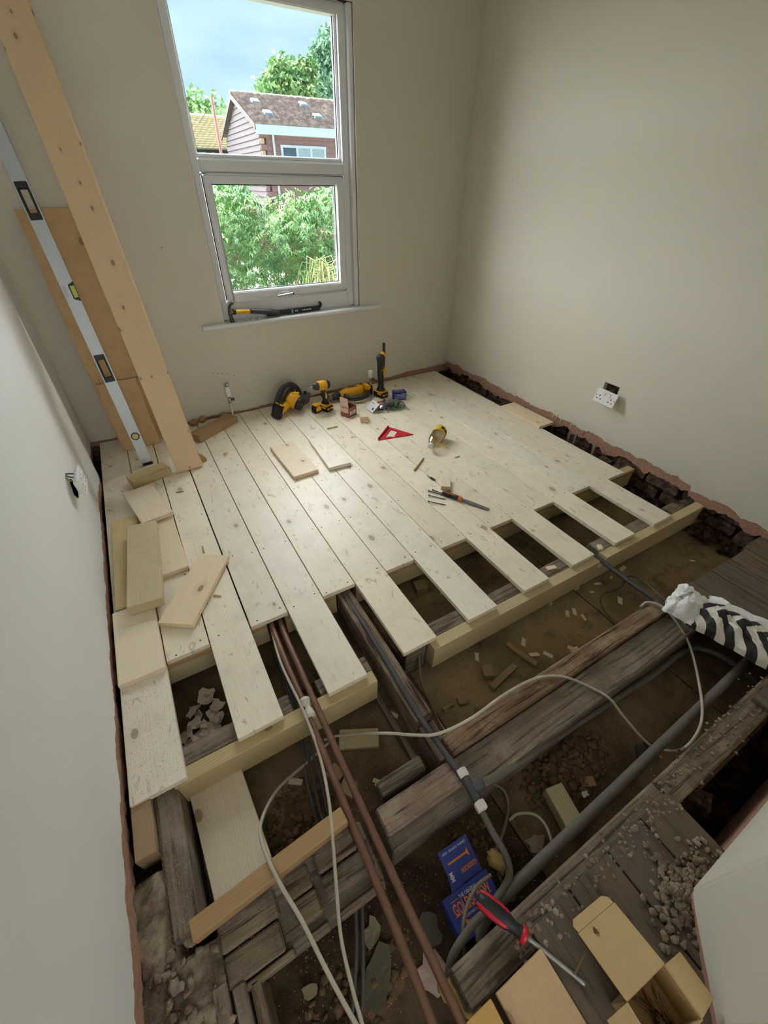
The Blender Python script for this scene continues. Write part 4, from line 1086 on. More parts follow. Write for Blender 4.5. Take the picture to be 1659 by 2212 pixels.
MB().tube([c0 + Vector(q) for q in ((-.13, -.10, -.05), (-.075, -.075, -.045), (-.01, -.03, -.02))], [.026, .028, .036], 10).build('rear_body', MAT['yellow'], sw)
bm_ = Matrix.Translation((-.150, -.055, .056)) @ Euler((R_(-96), R_(18), R_(-52))).to_matrix().to_4x4()
battery(sw, bm_)
MB().box((.105, .075, .05), (.19, .012, .10), (R_(8), R_(14), R_(32))).build('base_plate', MAT['midgrey'], sw, bev=.002)
MB().ball((.128, .055, .11), (.014, .014, .014), 8, 6).build('depth_knob', MAT['black'], sw)
MB().box((.02, -.045, .165), (.05, .02, .012), (0, 0, R_(-30))).build('dust_chute', MAT['yellow'], sw, bev=.003)

# tape measure
p = PZ(690, 884, 0); tp = root('tape_measure', (p.x - .034, p.y - .036, 0), (0, 0, R_(15)), 'small black and yellow tape measure beside the circular saw', 'tape measure')
prof_ = [(-.038, .0), (.034, .0), (.038, .008), (.038, .040), (.026, .058), (.0, .066), (-.024, .060), (-.038, .042)]
MXZ = Matrix(((1, 0, 0, 0), (0, 0, 1, 0), (0, 1, 0, 0), (0, 0, 0, 1)))
MB().prism(prof_, -.022, .022, MXZ).build('case', MAT['black'], tp, bev=.005, seg=2)
MB().prism([(x * .62 + .002, z * .62 + .014) for x, z in prof_], -.025, .025, MXZ).build('case_badge', MAT['yellow'], tp, bev=.002)
MB().prism([(-.028, .060), (.002, .067), (.024, .060), (.012, .055), (-.014, .055)], -.0235, .0235, MXZ).build('top_band', MAT['yellow'], tp)
MB().box((.042, 0, .006), (.006, .018, .012)).build('hook', MAT['steel'], tp)

# reciprocating saw lying between the driver and the multi tool
p = PZ(768, 868, 0); rs = root('reciprocating_saw', (p.x + .012, p.y + .06, 0), (0, 0, R_(3)), 'yellow cordless saw with black D handle lying between driver and multi tool', 'saw')
MB().tube([(-.115, .03, .045), (-.06, .03, .050), (.0, .03, .055), (.07, .03, .055), (.10, .02, .052)], [.028, .036, .042, .042, .036], 12).build('body', MAT['yellow'], rs)
MB().tube([(-.185, .035, .038), (-.15, .033, .040), (-.11, .031, .044)], [.022, .030, .032], 10).build('front_boot', MAT['darkgrey'], rs)
MB().box((-.195, .035, .040), (.025, .05, .05)).build('shoe', MAT['midgrey'], rs, bev=.003)
MB().tube(spline([(.125, -.01, .05), (.10, -.065, .042), (.04, -.085, .036), (-.03, -.075, .034), (-.07, -.03, .038), (-.075, .01, .045)], 5), .019, 10).build('handle', MAT['black'], rs)
MB().box((.128, .006, .052), (.045, .085, .085)).build('battery_foot', MAT['yellow'], rs, bev=.008, seg=2)
MB().box((.158, .004, .050), (.018, .075, .078)).box((.142, -.040, .05), (.02, .010, .045)).build('battery', MAT['black'], rs, bev=.006)
mb = MB()
for i in range(4): mb.box((-.03 + .022 * i, .028, .0975 - .001 * i), (.012, .03, .003))
mb.build('lettering', MAT['black'], rs)

# open red carton
p = PZ(752, 898, 0); ct = root('screw_carton', (p.x + .012, p.y + .012, 0), (0, 0, R_(24)), 'open red-brown screw carton with raised pale flap on the floor', 'carton')
def open_box(mb, w, d, h, t=.0015):
    mb.span((-w / 2, -d / 2, 0), (w / 2, d / 2, t)); mb.span((-w / 2, -d / 2, 0), (w / 2, -d / 2 + t, h)); mb.span((-w / 2, d / 2 - t, 0), (w / 2, d / 2, h))
    mb.span((-w / 2, -d / 2, 0), (-w / 2 + t, d / 2, h)); mb.span((w / 2 - t, -d / 2, 0), (w / 2, d / 2, h)); return mb
open_box(MB(), .095, .075, .072).build('box', MAT['redcard'], ct)
MB().box((-.0475, 0, .112), (.0015, .075, .08), (0, R_(-7), 0)).build('lid_flap', MAT['lightcard'], ct)
MB().box((-.0455, .01, .115), (.0015, .018, .06), (0, R_(-7), 0)).build('flap_stripe', MAT['redcard'], ct)
MB().span((-.03, -.0385, .018), (.034, -.0375, .044)).build('white_label', MAT['white'], ct)
MB().span((-.0482, -.036, .036), (-.0476, .036, .071)).build('side_label', MAT['lightcard'], ct)
mb = MB()
for i in range(3): mb.span((-.024, -.0388, .023 + .007 * i), (.016 + .004 * i, -.0384, .026 + .007 * i))
mb.build('lettering', MAT['black'], ct)

# bag of coloured plugs
p = PZ(835, 880, 0); bg = root('plug_bag', (p.x, p.y - .015, 0), (0, 0, R_(-8)), 'clear plastic bag of red, green, blue and dark plastic plugs', 'bag')
rg = random.Random(8)
def plug_mesh(l):
    mb = MB().lathe([(.0035, -l / 2), (.0052, -l / 2 + .004), (.0052, l / 2 - .01), (.0066, l / 2 - .008), (.0066, l / 2)], 7)
    for s_ in (-1, 1): mb.box((.006 * s_, 0, .0), (.003, .0018, l * .5))
    return mb
pm = {}
for i in range(64):
    t = rg.random(); x = -.085 + .20 * t; y = rg.uniform(-.05, .05)
    col = 'red_p' if (x < -.045 and rg.random() < .6) else ('green_p' if (x > .04 and rg.random() < .6) else ('blue_p' if rg.random() < .10 else 'black'))
    if col not in pm: o = plug_mesh(.042).build('plug', MAT[col], bg); pm[col] = o.data
    else: o = bpy.data.objects.new('plug', pm[col]); COL.objects.link(o); o.parent = bg
    o.location = (x, y, rg.uniform(.008, .052) * (1 - (abs(x - .015) / .16) ** 2)); o.rotation_euler = (R_(90) + rg.uniform(-.3, .3), 0, rg.uniform(0, 3.1))
mb = MB(); nx, ny = 22, 16
for sgn in (1,):
    for j in range(ny + 1):
        for i in range(nx + 1):
            a, b = i / nx, j / ny
            e = (4 * a * (1 - a)) ** .45 * (4 * b * (1 - b)) ** .45
            x, y = -.105 + .25 * a, -.075 + .15 * b
            mb.v.append(Vector((x, y, .003 + .058 * e + .006 * noise.noise((x * 45, y * 45, 1)) * e)))
for j in range(ny):
    for i in range(nx):
        q = j * (nx + 1) + i; mb.f.append([q, q + 1, q + nx + 2, q + nx + 1]); mb.m.append(0); mb.sm.append(True)
mb.build('film', MAT['film'], bg)
cd = MB().box((-.125, .0, .035), (.085, .105, .0015), (0, R_(-42), R_(8))).build('header_card', MAT['white'], bg)
mb = MB()
for i in range(5): mb.box((-.118 + .002 * i, .02, .0435 + .0022 * i - .001), (.004, .04, .001), (0, R_(-42), R_(8)))
mb.box((-.135, -.03, .0275), (.018, .014, .001), (0, R_(-42), R_(8)))
mb.build('lettering', MAT['black'], cd)

# small blue screw box
p = PZ(862, 868, 0); bb = root('blue_screw_box', (p.x + .03, p.y + .05, 0), (0, 0, R_(-16)), 'small blue screw box with orange lettering near the multi tool', 'carton')
MB().box((0, 0, .034), (.105, .058, .068)).build('box', MAT['blue'], bb, bev=.001)
Tm = Matrix.Translation((0, 0, .0685))
text('GOLDSCREW', .022, MAT['orange'], bb, Mz((0, .003, .0684)), width=.088, bold=.0004)
text('THE ORIGINAL', .007, MAT['white'], bb, Mz((0, .020, .0684)), width=.05)
Mf = Matrix(((1, 0, 0, 0), (0, 0, -1, -.0294), (0, 1, 0, .036), (0, 0, 0, 1)))
mb = MB()
for i in range(4): mb.box((.0, -.0293, .018 + .011 * i), (.09, .0008, .003))
mb.build('print_lines', MAT['white'], bb)

# red speed square
A, B_, C_ = PZ(818, 950, .006), PZ(893, 938, .006), PZ(840, 922, .006)
ctr = (A + B_ + C_) / 3
rs_ = root('speed_square', (ctr.x, ctr.y, 0), (0, 0, 0), 'red triangular carpenter speed square lying on the boards', 'square')
tri = [Vector((q.x - ctr.x, q.y - ctr.y)) for q in (A, B_, C_)]
inn = [q * .62 for q in tri]; inn2 = [q * .50 for q in tri]
mb = MB()
for a in range(3):
    b = (a + 1) % 3
    mb.hexa([(tri[a].x, tri[a].y, 0), (tri[b].x, tri[b].y, 0), (inn[b].x, inn[b].y, 0), (inn[a].x, inn[a].y, 0), (tri[a].x, tri[a].y, .006), (tri[b].x, tri[b].y, .006), (inn[b].x, inn[b].y, .006), (inn[a].x, inn[a].y, .006)])
mid = (inn[1] + inn[2] * 0) ; m1_ = inn[0].lerp(inn[1], .45); m2_ = inn[2].lerp(inn[1], .45)
mb.hexa([(m1_.x, m1_.y, 0), (inn[1].x, inn[1].y, 0), (inn[1].x, inn[1].y, 0), (m2_.x, m2_.y, 0), (m1_.x, m1_.y, .005), (inn[1].x, inn[1].y, .005), (inn[1].x, inn[1].y, .005), (m2_.x, m2_.y, .005)])
mb.build('plate', MAT['red'], rs_, bev=0)
e_ = (tri[2] - tri[0]); nv = Vector((-e_.y, e_.x)).normalized() * .006
MB().hexa([(tri[0].x, tri[0].y, 0), (tri[2].x, tri[2].y, 0), (tri[2].x + nv.x, tri[2].y + nv.y, 0), (tri[0].x + nv.x, tri[0].y + nv.y, 0), (tri[0].x, tri[0].y, .020), (tri[2].x, tri[2].y, .020), (tri[2].x + nv.x, tri[2].y + nv.y, .020), (tri[0].x + nv.x, tri[0].y + nv.y, .020)]).build('fence', MAT['red'], rs_, bev=.001)
mb = MB(); d1 = (tri[1] - tri[0])
for i in range(2):
    q = tri[0] + d1 * (.32 + .03 * i) + (tri[2] - tri[0]) * .12; mb.box((q.x, q.y, .0063), (.004, .05, .0006), (0, 0, .6))
mb.build('paint_marks', MAT['white'], rs_)

# bottle lying on its side
a_, b_ = PZ(929, 968, .036), PZ(955, 930, .036)
d = (b_ - a_).normalized(); bo = root('plastic_bottle', a_, (0, 0, 0), 'clear plastic bottle with yellow label and white cap lying on boards', 'bottle')
bo.rotation_euler = frame_to((d.x, d.y, 0.02), (0, 0, 1)).to_euler(); bo.scale = (1.28, 1.28, 1.12); bo.location.z = .047
MB().lathe([(.012, .018), (.016, .022), (.028, .055), (.0355, .085), (.0355, .205), (.030, .212)], 20).build('body', MAT['clear'], bo)
MB().prism([(.033 * math.cos(a) - .0, .033 * math.sin(a)) for a in [math.pi * (.60 + .8 * i / 10) for i in range(11)]], .09, .204).build('fluid', MAT['oilfluid'], bo)
lb = MB().lathe([(.0362, .145), (.0362, .198)], 20).build('label', MAT['oil'], bo)
mb = MB()
for i in range(5):
    a = math.pi * (.15 + .19 * i); mb.box((.0364 * math.cos(a), .0364 * math.sin(a), .178), (.018, .0012, .022 - .002 * (i % 2)), (0, 0, a + math.pi / 2))
mb.build('label_print', MAT['black'], lb)
MB().lathe([(.013, .0), (.0145, .003), (.0145, .022), (.013, .024)], 14).build('cap', MAT['white'], bo)

# pencil, punch, chisel, screws
def rod(name, label, cat, a, b, segs, group=None):
    """turned rod from a to b; segs = [(part name, material, profile as (fraction, radius) ...)]"""
    d = b - a; L = d.length
    r = root(name, a, frame_to(d, (0, 0, 1)).to_euler(), label, cat, group)
    for nm, m, pr, n_ in segs: MB().lathe([(q[1], q[0] * L) for q in pr], n_).build(nm, MAT[m], r)
    return r
rod('carpenter_pencil', 'short brass-coloured pencil lying on boards before the bottle', 'pencil', PZ(895, 1016, .006), PZ(915, 990, .006), [('shaft', 'brass', [(0, .005), (1, .005)], 6), ('tip', 'black', [(0, .0015), (.001, .004), (.0015, .0052)], 6)])
rod('nail_punch', 'small steel nail punch lying before the little pine block', 'punch', PZ(922, 1027, .006), PZ(940, 1037, .006), [('shank', 'midgrey', [(0, .0018), (.3, .003), (.5, .005)], 10), ('grip', 'black', [(.5, .0058), (.85, .0058)], 10), ('head', 'midgrey', [(.85, .0055), (1, .0055)], 10)])
a_, b_ = PZ(956, 1064, .014), PZ(1056, 1100, .006)
ch_ = root('chisel', a_, frame_to(b_ - a_, (0, 0, 1)).to_euler(), 'wood chisel with black and orange handle lying on the boards', 'chisel')
L = (b_ - a_).length
MB().lathe([(.011, 0), (.0145, .006), (.0150, L * .12), (.0125, L * .22), (.0145, L * .34), (.0135, L * .40)], 12).build('handle', MAT['black'], ch_)
MB().lathe([(.0152, L * .355), (.0156, L * .37), (.0150, L * .41), (.011, L * .43)], 12).build('collar', MAT['orange'], ch_)
mb = MB(); 
for q in ((.0149, .0), (-.0149, .0)): mb.box((q[0] * .3 + .0135, .010 * (1 if q[0] > 0 else -1), L * .17), (.003, .002, L * .25))
mb.build('handle_trim', MAT['orange'], ch_)
MB().hexa([(-.004, -.006, L * .43), (.004, -.006, L * .43), (.004, .006, L * .43), (-.004, .006, L * .43), (-.0015, -.011, L * .55), (.003, -.011, L * .55), (.003, .011, L * .55), (-.0015, .011, L * .55)]).hexa([(-.0015, -.011, L * .55), (.003, -.011, L * .55), (.003, .011, L * .55), (-.0015, .011, L * .55), (-.002, -.011, L), (-.001, -.011, L), (-.001, .011, L), (-.002, .011, L)]).build('blade', MAT['midgrey'], ch_)
for i, (u0, v0, u1, v1, lab) in enumerate(((926, 1060, 958, 1070, 'long dark screw touching the chisel handle, uppermost of four'), (934, 1058, 962, 1068, 'long dark screw half under the chisel handle end'), (926, 1070, 964, 1079, 'long dark screw lying third from the chisel'), (925, 1083, 964, 1091, 'long dark screw lying farthest from the chisel'))):
    rod('wood_screw', lab, 'screw', PZ(u0, v0, .0065), PZ(u1, v1, .003), [('head', 'screw', [(0, .0062), (.02, .0062), (.06, .0025)], 10), ('shank', 'screw', [(.05, .0026), (.9, .0024), (1, .0006)], 8)], 'screws by the chisel')
p0, p1 = PZ(759, 945, .003), PZ(768, 943, .003)
rod('small_nail', 'small bright nail lying on boards before the red carton', 'nail', p0, p1, [('head', 'steel', [(0, .005), (.03, .005)], 8), ('shank', 'steel', [(.03, .0018), (1, .001)], 6)])
for (u0, v0, u1, v1, lab) in ((707, 926, 729, 921, 'short sawn strip lying between boards and the small carton'), (983, 988, 993, 985, 'tiny reddish splinter on boards below the bottle'), (437, 1180, 441, 1194, 'thin dark splinter near the askew offcut'), (380, 1063, 396, 1061, 'tiny pale splinter near the short flat board'), (461, 1286, 477, 1288, 'thin splinter beside the askew offcut edge')):
    q0, q1 = PZ(u0, v0, .004), PZ(u1, v1, .004); dd = q1 - q0
    lay('wood_splinter', lab, 'treated' if 'strip' in lab else 'brown', ((q0.x + q1.x) / 2, (q0.y + q1.y) / 2, .0045 if 'strip' in lab else .003), dd.length, .012 if 'strip' in lab else .005, .008 if 'strip' in lab else .005, math.atan2(dd.y, dd.x) - math.pi / 2, cat='splinter', bev=0)

# claw hammer on the sill
def wp(u, v, off):
    d = ray(u, v); t = (WB0 + off + WBK * CAM.x - CAM.y) / (d.y - WBK * d.x); return CAM + d * t
SZT = 0.6355
ha, hb = wp(497, 664, -.005), wp(602, 676, -.005)
hz = SZT + .020
hamr = root('claw_hammer', (ha.x, ha.y, SZT), (0, 0, math.atan(WBK)), 'claw hammer with yellow-banded black handle lying on the window sill', 'hammer')
hl = hb.x - ha.x
MB().tube([(.0, 0, .062), (.012, 0, .063), (hl * .45, 0, .052)], [.013, .017, .016], 10, flat=.8).build('handle_shaft', MAT['yellow'], hamr)
MB().tube([(hl * .38, 0, .0535), (hl * .47, 0, .051), (hl * .7, 0, .040), (hl, 0, .0225)], [.0165, .019, .020, .0215], 10, flat=.85).build('grip', MAT['darkgrey'], hamr)
MB().tube([(.008, 0, .0625), (.03, 0, .061)], [.0175, .0175], 10).build('neck', MAT['black'], hamr)
mb = MB()
for i in range(7): mb.box((.06 + .011 * i, -.0138, .059 - .001 * i), (.006, .003, .008))
mb.build('lettering', MAT['black'], hamr)
hh = MB().tube([(-.004, 0, .0), (-.005, 0, .022), (-.006, 0, .034), (-.006, 0, .05), (-.005, 0, .068)], [.0135, .0135, .0095, .0145, .013], 10)
hd_ = hh.build('head', MAT['iron'], hamr)
for s_ in (-1, 1): MB().tube(spline([(-.005, .004 * s_, .066), (-.004, .007 * s_, .088), (.006, .009 * s_, .104), (.026, .011 * s_, .116)], 4), [.009] * 4 + [.007] * 4 + [.005] * 4 + [.002], 8).build('claw', MAT['iron'], hd_)
# pry bar
pa, pbq = wp(575, 672, .025), wp(690, 660, .02)
pr_b = root('pry_bar', (pa.x, pa.y, SZT), (0, 0, math.atan(WBK)), 'black pry bar with a pale blue band behind the hammer handle', 'pry bar')
L = pbq.x - pa.x
MB().box((L / 2, 0, .018), (L, .030, .026)).build('bar', MAT['black'], pr_b, bev=.002)
MB().tube(spline([(L - .01, 0, .014), (L + .006, 0, .026), (L + .012, 0, .044), (L + .002, 0, .055)], 4), [.016] * 9 + [.013] * 4, 6, flat=.6).build('hook', MAT['black'], pr_b)
MB().box((L * .46, 0, .018), (.012, .032, .0275)).build('blue_band', plain('pale_blue_band', srgb(120, 178, 208), .5), pr_b)
mb = MB()
for i, x in enumerate((.52, .55, .66, .69, .72, .75, .78, .81)): mb.box((L * x, -.0155, .019), (.008, .001, .009 if i % 2 else .006))
mb.build('lettering', MAT['white'], pr_b)
# crumpled clear wrapper
wa_ = wp(545, 690, -.018)
mb = MB(); nx, ny = 18, 8
for j in range(ny + 1):
    for i in range(nx + 1):
        x, y = (i / nx - .5) * .19, (j / ny - .5) * .045
        mb.v.append(Vector((x, y + .006 * noise.noise((x * 30, 2, 2)), .008 + .008 * noise.noise((x * 60, y * 60, 3)) + .003 * noise.noise((x * 150, y * 150, 3)))))
for j in range(ny):
    for i in range(nx): q = j * (nx + 1) + i; mb.f.append([q, q + 1, q + nx + 2, q + nx + 1]); mb.m.append(0); mb.sm.append(False)
k = N('crinkled_wrapper'); MAT['wrapper'] = k.set((0.8, 0.8, 0.82, 1), .2); k.b.inputs['Alpha'].default_value = .55
tag(mb.build('plastic_wrapper', MAT['wrapper'], None, (wa_.x - .03, wa_.y, SZT), (0, 0, .06), weld=False), 'crumpled clear plastic wrapper on the sill below the hammer', 'wrapper')

# radiator pipe tails on the back wall
MAT['whitepipe'] = plain('white_painted_pipe', srgb(214, 208, 198), .5, 0, .05)
def tail(label, u, v, u2, v2, cap):
    p = PZ(u, v, 0); t = PY(u2, v2, p.y)
    r = root('radiator_pipe', (p.x, p.y, 0), (0, 0, 0), label, 'pipe')
    h = t.z; dx = t.x - p.x
    f = lambda s_: Vector((dx * s_, 0, h * s_))
    MB().tube([(0, 0, -.06), (0, 0, 0), f(.5)], .0075, 8).build('pipe', MAT['whitepipe'], r)
    v_ = MB().lathe([(.011, 0), (.013, .008), (.013, .028), (.011, .036)], 10, Matrix.Translation(f(.48))).build('valve', MAT['chrome' if cap else 'brass'], r)
    MB().tube([f(.56), f(.56) + Vector((.03, -.01, 0))], [.008, .012], 8).build('spindle', MAT['iron'], v_)
    MB().lathe([(.013, 0), (.018, .006), (.018, h * .24), (.014, h * .26)], 14, Matrix.Translation(f(.64))).build('cap', MAT['white'], r)
    if cap: MB().lathe([(.014, 0), (.0145, h * .09)], 12, Matrix.Translation(f(.90))).build('tail_nut', MAT['chrome'], r)
tail('white radiator pipe with chrome valve standing left under the window', 505, 907, 489, 826, True)
tail('thin white radiator pipe with brass valve behind the multi tool', 802, 850, 799, 795, False)

# sockets hanging off the walls
def socket(name, label, M, big=True):
    r = root(name, (0, 0, 0), (0, 0, 0), label, 'socket'); r.matrix_world = M
    pl = MB().box((0, 0, 0), (.146, .086, .010)).build('face_plate', MAT['socket'], r, bev=.003, seg=2)
    for s_ in (-1, 1):
        MB().box((.018 * s_ * 1.0, .020, .007), (.020, .022, .006), (R_(8), 0, 0)).build('rocker_switch', MAT['socket'], r, bev=.002)
        mb = MB().box((.040 * s_, .002, .0048), (.006, .011, .001)); mb.box((.040 * s_ - .012, -.018, .0048), (.010, .005, .001)).box((.040 * s_ + .012, -.018, .0048), (.010, .005, .001))
        mb.build('pin_holes', MAT['black'], r)
        MB().lathe([(.004, .0045), (.004, .0058)], 8, Matrix.Translation((.064 * s_, .0, 0))).build('fixing_screw', MAT['steel'], r)
    MB().box((0, 0, -.012), (.12, .06, .016)).build('socket_body', MAT['white'], r, bev=.003)
    for i in range(3): MB().tube(spline([(-.03 + .03 * i, .02, -.015), (-.03 + .03 * i, .03, -.03), (-.01 + .01 * i, .045, -.05), (0, .05, -.075)], 4), .003, 6).build('wire', MAT[('brass', 'iron', 'gasket')[i]], r)
    return r
pts = [PX(u, v, XR - .05) for u, v in ((1277, 866), (1289, 836), (1339, 852), (1322, 887))]
cS = sum(pts, Vector()) / 4
nrm = Vector((-1, -0.05, 0.22)).normalized()
xax = Vector((0.02, -1, -0.04)); fz = frame_to(nrm, xax)
socket('wall_socket', 'white double socket hanging loose from its hole in right wall', M4(fz, (XR - .040, cS.y, cS.z)))
pc = PX(181, 1050, .040)
socket('wall_socket', 'white double socket hanging loose from its hole in left wall', M4(frame_to(Vector((1, -.02, .06)), (0, 1, 0)), (0.034, pc.y + .05, pc.z)))
# ------------------------------------------------------------------ pipes and cables below the floor
MAT['copper'] = plain('dull_copper', srgb(122, 88, 70), 0.5, 0.25, 0.2, 22)
MAT['gas'] = plain('dark_iron_pipe', srgb(74, 74, 76), 0.6, 0.2, 0.2, 40, .2)
MAT['greypipe'] = plain('dusty_grey_pipe', srgb(104, 98, 88), 0.75, 0.05, 0.2, 30, .3)
MAT['cable'] = plain('grey_white_cable', srgb(188, 178, 160), 0.6, 0, 0.12, 20)
MAT['cablebrown'] = plain('dusty_brown_cable', srgb(128, 112, 92), 0.7, 0, 0.15, 20)
MAT['cablegrey'] = plain('dark_grey_cable', srgb(82, 80, 76), 0.65, 0, 0.15, 20)
MAT['plastic_w'] = plain('white_plastic_fitting', srgb(206, 200, 184), 0.5, 0, 0.06)
def cable(name, label, cat, pts, r, mat, group=None, k=7, n=7):
    P_ = [q if isinstance(q, Vector) else PZ(q[0], q[1], q[2]) for q in pts]
    o0 = P_[0].copy()
    mb = MB().tube(spline([q - o0 for q in P_], k), r, n)
    return tag(mb.build(name, MAT[mat], None, o0), label, cat, group)
ctop = JT + .0125
cp1 = cable('copper_pipe', 'left copper water pipe running out from under the boards', 'pipe', [(578, 1318, -.050), (592, 1365, -.034), (620, 1436, -.017), (660, 1530, ctop), (755, 1765, ctop), (860, 2020, ctop), (945, 2240, ctop + .0)], .011, 'copper', k=6, n=12)
cp2 = cable('copper_pipe', 'right copper water pipe running out from under the boards', 'pipe', [(598, 1318, -.050), (613, 1365, -.034), (644, 1436, -.017), (690, 1540, ctop), (830, 1850, ctop), (935, 2075, ctop), (1012, 2240, ctop)], .011, 'copper', k=6, n=12)
def coupler(name, label, at, dirv, r, L, mat, cat='pipe fitting', nut=True):
    rr = root(name, at, frame_to(dirv, (0, 0, 1)).to_euler(), label, cat)
    MB().lathe([(r * .8, -L / 2), (r, -L / 2 + .003), (r, -L * .1), (r * .78, -L * .06), (r * .78, L * .06), (r, L * .1), (r, L / 2 - .003), (r * .8, L / 2)], 16).build('body', MAT[mat], rr)
    for s_ in (-1, 1): MB().lathe([(r * 1.12, -.006), (r * 1.16, 0), (r * 1.12, .006)], 14, Matrix.Translation((0, 0, s_ * L * .36))).build('collar', MAT[mat], rr)
    return rr
q = PZ(664, 1530, ctop); q2 = PZ(705, 1640, ctop)
coupler('pipe_coupling', 'white plastic coupling on the left copper pipe at the trimmer', q, q2 - q, .0165, .075, 'plastic_w')
gz = JT + .004
gasp = [Vector((.873, 1.30, -.040)), Vector((.873, 1.15, -.035)), PZ(830, 1420, -.022), PZ(905, 1545, -.018), PZ(960, 1625, -.012), PZ(1000, 1682, -.008)]
for q in gasp[2:]: pass
gas = cable('gas_pipe', 'dark iron gas pipe lying on the old bearer down to the tee', 'pipe', gasp, .0105, 'gas', k=6, n=12)
tee = PZ(1018, 1705, -.006)
tr_ = root('pipe_tee', tee, frame_to(PZ(1100, 1860, -.006) - PZ(1000, 1680, -.006), (0, 0, 1)).to_euler(), 'dark pipe tee with two white nuts over the cut joist', 'pipe fitting')
MB().lathe([(.013, -.034), (.0145, -.028), (.0145, .028), (.013, .034)], 14).build('body', MAT['gas'], tr_)
MB().lathe([(.013, .0), (.0145, .006), (.0145, .028), (.016, .030), (.016, .040)], 12, Matrix.Rotation(R_(90), 4, 'X') @ Matrix.Translation((0, 0, 0))).build('branch_socket', MAT['gas'], tr_)
for s_ in (-1, 1): MB().lathe([(.016, -.012), (.0175, -.008), (.0175, .008), (.016, .012)], 6, Matrix.Translation((0, 0, s_ * .046)), 0, False).build('nut', MAT['whitepipe'], tr_)
cable('flexible_pipe', 'dark curved pipe from the tee down past the blue carton', 'pipe', [(1026, 1722, -.010), (1060, 1790, -.03), (1093, 1850, -.07), (1099, 1895, -.09), (1070, 1945, -.085), (1020, 2000, -.075), (980, 2060, -.08), (968, 2110, -.11), (966, 2150, -.15)], .0098, 'greypipe', n=10)
cable('branch_pipe', 'grey branch pipe from the tee passing under the paper bag', 'pipe', [(1040, 1692, -.015), (1100, 1660, -.06), (1260, 1555, -.115), (1400, 1465, -.13), (1470, 1412, -.13), (1510, 1400, -.13), (1570, 1425, -.13), (1640, 1480, -.13), (1720, 1560, -.13)], .0115, 'greypipe', n=10)
cable('drain_pipe', 'thick dusty grey pipe running along the ground beside the old joist', 'pipe', [(1640, 1400, -.10), (1580, 1462, -.10), (1410, 1625, -.10), (1240, 1790, -.10), (1100, 1925, -.10), (1060, 1965, -.105), (1040, 2010, -.11), (1046, 2050, -.115), (1060, 2090, -.14)], .0155, 'greypipe', n=14)
cable('black_pipe', 'thin black pipe from the trimmer notch to the paper bag', 'pipe', [Vector((2.048, 1.0, -.055)), (1288, 1203, -.052), (1330, 1235, -.050), (1400, 1285, -.045), (1455, 1322, -.040), (1500, 1350, -.040)], .0105, 'gas', n=10)
cable('thin_cable', 'thin dark cable looping beside the black pipe', 'cable', [(1460, 1318, -.055), (1420, 1282, -.08), (1390, 1255, -.10), (1358, 1245, -.12), (1340, 1268, -.17), (1308, 1280, -.195)], .0045, 'cablegrey')
cable('thin_cable', 'thin brown cable curling on the slab by the middle joist', 'cable', [(1310, 1278, -.197), (1297, 1295, -.197), (1310, 1325, -.197), (1342, 1352, -.197)], .0035, 'cablebrown')
# white cables
cable('white_cable', 'pale cable running straight beside the copper pipes to the bottom', 'cable', [(583, 1346, -.045), (606, 1430, -.012), (655, 1535, .010), (690, 1630, -.01), (712, 1740, .015), (724, 1880, -.005), (736, 2020, -.03), (760, 2130, -.03), (790, 2240, -.03)], .0048, 'cable')
cable('white_cable', 'pale cable curving round over the tan batten to the bottom', 'cable', [(720, 1595, -.19), (660, 1650, -.17), (600, 1705, -.13), (566, 1770, -.07), (566, 1820, .0), (600, 1900, .022), (650, 1985, .012), (700, 2085, .005), (745, 2170, -.005), (785, 2240, -.01)], .0052, 'cable')
cable('white_cable', 'long pale cable looping across the middle joist and the bag', 'cable', [(700, 1598, -.185), (740, 1588, -.15), (830, 1584, -.075), (900, 1588, -.022), (950, 1584, -.002), (1020, 1550, .0), (1090, 1500, .0), (1150, 1468, -.02), (1195, 1460, -.018), (1232, 1466, -.020), (1282, 1488, -.046), (1318, 1510, -.047), (1345, 1545, -.080), (1395, 1602, -.14), (1430, 1620, -.14), (1475, 1618, -.11), (1508, 1580, -.07), (1517, 1535, -.07), (1508, 1465, -.10), (1488, 1390, -.07), (1455, 1335, -.022), (1425, 1308, -.014), (1398, 1301, -.020), (1383, 1311, -.026)], .0048, 'cable')
cable('brown_cable', 'dusty cable dropping from the joist gap to the middle joist', 'cable', [(905, 1412, -.10), (910, 1470, -.15), (930, 1520, -.17), (955, 1570, -.15), (990, 1602, -.105)], .005, 'cablebrown')
cable('brown_cable', 'dusty cable looping down from the tee beside the curved pipe', 'cable', [(1062, 1690, -.10), (1090, 1710, -.17), (1098, 1750, -.19), (1086, 1800, -.17), (1072, 1840, -.15), (1082, 1900, -.16), (1110, 1930, -.16), (1105, 1945, -.15), (1075, 1935, -.14)], .0048, 'cablebrown')
cable('brown_cable', 'dusty cable crossing the blue carton and ending below screwdriver handle', 'cable', [(1060, 1890, -.10), (1030, 1915, -.09), (1008, 1960, -.09), (1000, 2010, -.09), (1003, 2060, -.11), (1010, 2110, -.14), (1018, 2140, -.16)], .0048, 'cablebrown')
cable('pale_cable', 'pale cable arching over the dirt to the thick grey pipe', 'cable', [(1100, 1772, -.195), (1120, 1758, -.175), (1155, 1760, -.16), (1180, 1785, -.15), (1195, 1830, -.15), (1202, 1850, -.16)], .0045, 'cable')
